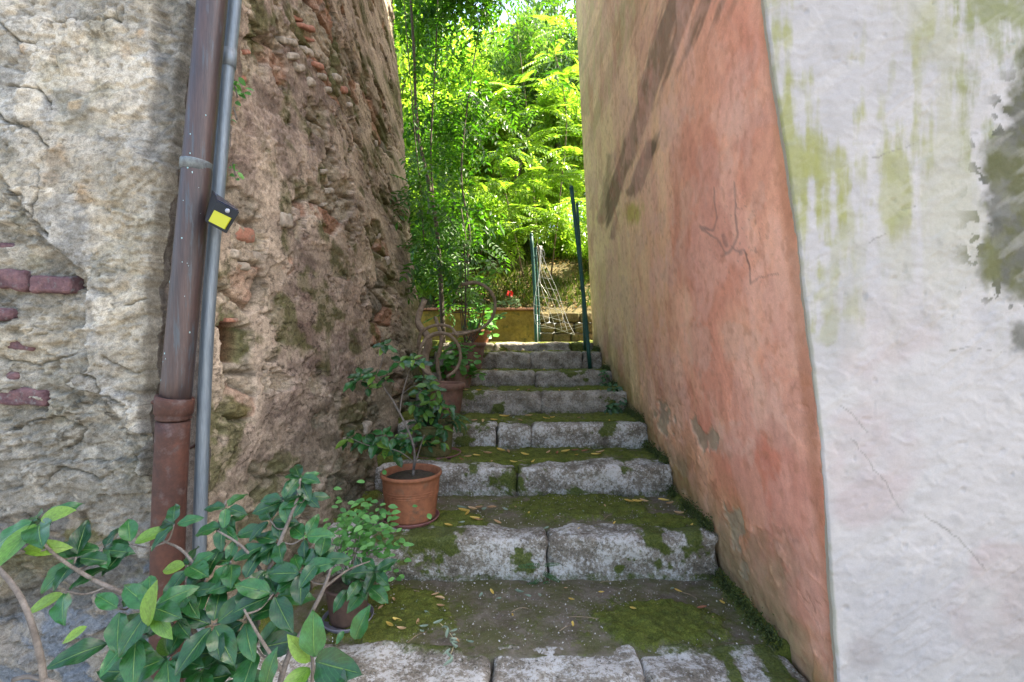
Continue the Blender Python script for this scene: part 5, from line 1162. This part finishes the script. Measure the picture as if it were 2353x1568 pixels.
# moss fringe along the foot of the pink wall: uncountable
n = 15000; d = rg.uniform(1.3, 4.85, n)**1.0; base_z = np.interp(d, np.array(dk)+.0, nk); kk_ = np.searchsorted(np.array(dk), d)-1; bz = np.where(kk_ < 0, -1.3, np.array(nk)[np.clip(kk_, 0, 7)])
xx = .862-np.abs(rg.normal(0, .018, n)); zz = bz+np.abs(rg.normal(0, .022, n))+.0
keep = fbm(d*6, d*0+2, 320, 3) > .40; d, xx, zz = d[keep], xx[keep], zz[keep]; n = len(d)
V, Fq, tn = scatter(np.stack([xx, d, zz], 1), unit(n)+np.array([-.5, -.3, .6]), unit(n)+np.array([-.5, -.5, .5]), rg.uniform(.006, .014, n), .5)
m_mossf = mat_leaf('moss tuft', (.022, .036, .006), (.075, .10, .02), .15, .8, tint=True)
mf = link(_np_mesh('moss_fringe', V, Fq, smooth=False, attrs={'tint': tn}), 'moss_fringe', m_mossf); tag(mf, 'moss growing along the foot of the pink wall', 'moss', kind='stuff')
# grit and crumbs on the two near treads: uncountable
n = 2600; u = rg.uniform(-.7, .85, n); d = np.where(rg.random(n) < .6, rg.uniform(1.48, 1.92, n), rg.uniform(2.02, 2.46, n)); zz = np.where(d < 1.95, nk[0], nk[1])-.008
V, Fq, tn = scatter(np.stack([u, d, zz+.006], 1), unit(n), unit(n)+np.array([0, 0, 1]), rg.uniform(.003, .008, n), .8)
m_grit = mat_leaf('grit', (.20, .17, .14), (.5, .46, .4), 0., .9, tint=True)
gt = link(_np_mesh('grit', V, Fq, smooth=False, attrs={'tint': tn}), 'grit', m_grit); tag(gt, 'pale grit and crumbs strewn on the near treads', 'grit', kind='stuff')

# ------------------------------------------------------------------ fallen leaves
m_dtw = mat_noise('dry twig', (.20, .14, .08), (.38, .28, .17), 40, .9, .0005)
cols_l = {'yellow': ((.55, .36, .07), (.70, .50, .12)), 'tan': ((.38, .22, .10), (.55, .36, .18)), 'grey green': ((.16, .22, .15), (.30, .36, .26)), 'rusty': ((.25, .09, .04), (.34, .14, .07))}
lmats = {k: mat_leaf(k+' dry leaf', v[0], v[1], .15, .7, tcol=(1.1, 1., .8)) for k, v in cols_l.items()}
def curl_mesh(mat, seed):
    r_ = random.Random(seed); V = []; cu = r_.uniform(.6, 1.7); tw = r_.uniform(-1, 1); bd = r_.uniform(.2, .8)
    for i in range(8):
        t = i/7; wv = .22*math.sin(math.pi*(.08+.88*t))**.8
        for s in (-1, -.5, 0, .5, 1):
            a = s*cu; x = wv*math.sin(a)/cu; z = wv*(1-math.cos(a))/cu*1.6; an = tw*(t-.5)*1.6
            V.append((x*math.cos(an)-z*math.sin(an), t-.5, max(0, x*math.sin(an)+z*math.cos(an)+bd*(t-.5)**2+.05)))
    me = np_mesh('fallen_leaf', V, [(i*5+s, i*5+s+1, (i+1)*5+s+1, (i+1)*5+s) for i in range(7) for s in range(4)]); me.materials.append(mat); return me
lmesh = {k: [curl_mesh(m, i+hash(k) % 1 + 3*len(k)) for i in range(4)] for k, m in lmats.items()}
tname = ['lowest', 'second', 'third', 'fourth', 'fifth', 'sixth', 'seventh']
def fl(X, Y, s, kind, step, ang=None):
    z = nk[step]+.006; d = z/((CY-Y)/F) if Y > 800 else dk[step]+.1
    d = min(max(d, dk[step]+.04), (dk+[6])[step+1]-.05)
    if d < 1.3: return
    x = (X-CX)/F*d; o = link(rnd.choice(lmesh[kind]), 'fallen_leaf'); L = .86*s/F*d
    o.matrix_local = Matrix.Translation((x, d, z-.004))@Matrix.Rotation(rnd.random()*6.28 if ang is None else R(ang), 4, 'Z')@Matrix.Rotation(rnd.uniform(-.25, .25), 4, 'X')@Matrix.Scale(L, 4)
    lab = {'yellow': 'yellow fallen leaf on the %s tread', 'tan': 'curled tan leaf on the %s tread', 'grey green': 'grey green leaf on the %s tread', 'rusty': 'rusty brown leaf on the %s tread'}[kind] % tname[step]
    lab = lab+(' beside the pots' if x < -.22 else ' towards the pink wall' if x > .38 else ' near the middle')+(', against the riser behind' if (d-dk[step])/((dk+[6])[step+1]-dk[step]) > .6 else ', towards the step edge' if (d-dk[step])/((dk+[6])[step+1]-dk[step]) < .35 else '')
    tag(o, lab, 'leaf', 'fallen %s leaves on the %s tread' % (kind, tname[step]))
Yl, Tn, Gg, Rs = 'yellow', 'tan', 'grey green', 'rusty'
for a in [(1178, 1414, 18, Yl, 0), (1316, 1434, 22, Yl, 0), (1313, 1377, 16, Yl, 0), (1382, 1360, 16, Yl, 0), (1130, 1360, 22, Yl, 0, 20), (1455, 1398, 20, Yl, 0, 40), (1614, 1396, 26, Rs, 0, 85), (885, 1385, 24, Yl, 0), (905, 1378, 22, Tn, 0),
          (1010, 1374, 26, Tn, 0, 90), (1000, 1366, 20, Tn, 0), (1012, 1392, 22, Tn, 0, 80), (895, 1437, 30, Yl, 0, 50), (912, 1425, 28, Yl, 0, 70), (922, 1445, 26, Tn, 0, 80), (980, 1408, 22, Gg, 0), (925, 1402, 24, Gg, 0, 20), (960, 1430, 22, Tn, 0),
          (975, 1440, 24, Gg, 0, 80), (970, 1450, 16, Gg, 0), (962, 1380, 18, Gg, 0), (1192, 1360, 24, Gg, 0, 85), (1212, 1368, 20, Gg, 0, 70), (1105, 1367, 20, Gg, 0), (1145, 1375, 18, Gg, 0), (1240, 1366, 16, Gg, 0), (1558, 1357, 20, Yl, 0, 70), (1545, 1352, 16, Gg, 0),
          (1660, 1385, 22, Yl, 0, 10), (1636, 1350, 14, Gg, 0), (875, 1395, 18, Tn, 0), (1080, 1475, 20, Gg, 0, 80), (1050, 1470, 18, Tn, 0), (1640, 1420, 12, Tn, 0), (870, 1370, 14, Tn, 0), (1300, 1350, 10, Tn, 0),
          (1065, 1175, 30, Yl, 1, 80), (1085, 1170, 28, Tn, 1, 60), (1100, 1167, 26, Tn, 1), (1112, 1172, 26, Gg, 1), (1130, 1166, 24, Tn, 1, 85), (1060, 1168, 26, Gg, 1), (1075, 1180, 24, Yl, 1), (1160, 1170, 22, Gg, 1), (1185, 1165, 14, Tn, 1),
          (1090, 1192, 26, Yl, 1, 85), (1100, 1195, 22, Tn, 1), (1142, 1200, 24, Tn, 1, 60), (1060, 1200, 20, Gg, 1, 80), (1030, 1207, 22, Yl, 1, 80), (1215, 1178, 14, Yl, 1), (1340, 1174, 12, Gg, 1), (1390, 1162, 12, Tn, 1), (1445, 1152, 26, Yl, 1, 80), (1465, 1153, 30, Yl, 1, 88),
          (1480, 1152, 24, Tn, 1), (1525, 1150, 28, Yl, 1, 60), (1540, 1157, 22, Tn, 1), (1560, 1180, 26, Tn, 1, 80), (1575, 1190, 12, Tn, 1), (1412, 1201, 14, Yl, 1), (1590, 1205, 14, Yl, 1), (1255, 1215, 18, Gg, 1), (1330, 1224, 9, Yl, 1), (1660, 1376, 10, Tn, 0),
          (1120, 1042, 24, Tn, 2, 85), (1095, 1047, 24, Yl, 2, 60), (1075, 1050, 20, Tn, 2), (1150, 1035, 24, Yl, 2, 80), (1168, 1038, 20, Tn, 2), (1205, 1045, 22, Yl, 2, 85), (1225, 1060, 16, Yl, 2), (1180, 1063, 20, Yl, 2, 85), (1300, 1038, 24, Yl, 2, 75),
          (1130, 1060, 14, Tn, 2), (1180, 1048, 14, Gg, 2), (1260, 1040, 18, Tn, 2), (1370, 1045, 26, Yl, 2, 80), (1345, 1036, 20, Rs, 2), (1322, 1035, 20, Rs, 2), (1280, 1042, 22, Rs, 2), (1325, 1046, 16, Yl, 2), (1390, 1060, 16, Yl, 2), (1060, 1055, 14, Rs, 2), (1380, 1040, 24, Tn, 2, 80),
          (1135, 965, 20, Yl, 3, 85), (1160, 958, 30, Yl, 3, 80), (1180, 960, 14, Gg, 3), (1215, 956, 20, Tn, 3, 80), (1255, 962, 20, Yl, 3, 85), (1270, 960, 20, Yl, 3), (1110, 968, 20, Tn, 3), (1090, 966, 16, Tn, 3), (1330, 960, 12, Tn, 3), (1400, 966, 12, Yl, 3), (1195, 965, 14, Tn, 3),
          (1190, 897, 14, Yl, 4), (1215, 896, 12, Tn, 4), (1070, 898, 18, Tn, 4), (1285, 898, 10, Yl, 4), (1330, 895, 12, Tn, 4), (1130, 897, 12, Tn, 4), (1380, 900, 12, Yl, 4), (1100, 898, 14, Yl, 4),
          (1140, 851, 14, Tn, 5), (1190, 850, 12, Yl, 5), (1250, 849, 12, Yl, 5), (1290, 850, 10, Yl, 5), (1100, 850, 12, Yl, 5), (1215, 850, 10, Tn, 5), (1250, 807, 10, Yl, 6), (1200, 806, 10, Yl, 6), (1160, 806, 8, Tn, 6)]:
    fl(*a)
for i in range(16):
    st_ = rnd.choice((0, 0, 0, 1, 1, 2)); d = rnd.uniform(dk[st_]+.05, dk[st_+1]-.05); x = rnd.uniform(-.45, .75); a = rnd.uniform(-.9, .9); L = rnd.uniform(.02, .06)
    V, Fq = tube([(x-L*math.cos(a), d-L*math.sin(a), nk[st_]-.004), (x, d+rnd.uniform(-.006, .006), nk[st_]+.002), (x+L*math.cos(a), d+L*math.sin(a), nk[st_]-.003)], .0012, .0008, 5, 4)
    o = link(np_mesh('twig', V, Fq), 'twig', m_dtw); tag(o, 'thin dry twig lying on the %s tread' % tname[st_], 'twig', 'thin twigs on the %s tread' % tname[st_])
# withered sprig lying on the lowest tread
ws = Thing('withered_sprig', P(1035, 1490, 1.47), 'withered grey green sprig with curled leaves lying across the edge of the lowest tread', 'twig')
def G(X, Y, zz=-.972):
    d = zz/((CY-Y)/F); return Vector(((X-CX)/F*d, d, zz))
sp = [G(1010, 1432), G(1024, 1445), G(1040, 1465), G(1042, 1485), G(1034, 1508, -.965), G(1028, 1525, -.967)]
V, Fq = tube(sp, .0014, .001, 5, 5); ws.part('stem', V, Fq, mat_noise('straw', (.4, .33, .16), (.55, .45, .25), 30))
for q in cat_rom(sp, 4):
    if rnd.random() < .85:
        a = rnd.random()*6.28; ws.inst('leaf', rnd.choice(lmesh[Gg]), Matrix.Translation(q+Vector((rnd.uniform(-.012, .012), rnd.uniform(-.01, .01), .004)))@Matrix.Rotation(a, 4, 'Z')@Matrix.Rotation(.4, 4, 'X')@Matrix.Scale(rnd.uniform(.022, .036), 4))
print('tris', sum(len(o.data.loop_triangles) if o.data.loop_triangles else len(o.data.polygons)*2 for o in SC.objects if o.type == 'MESH'), 'objs', len(SC.objects))
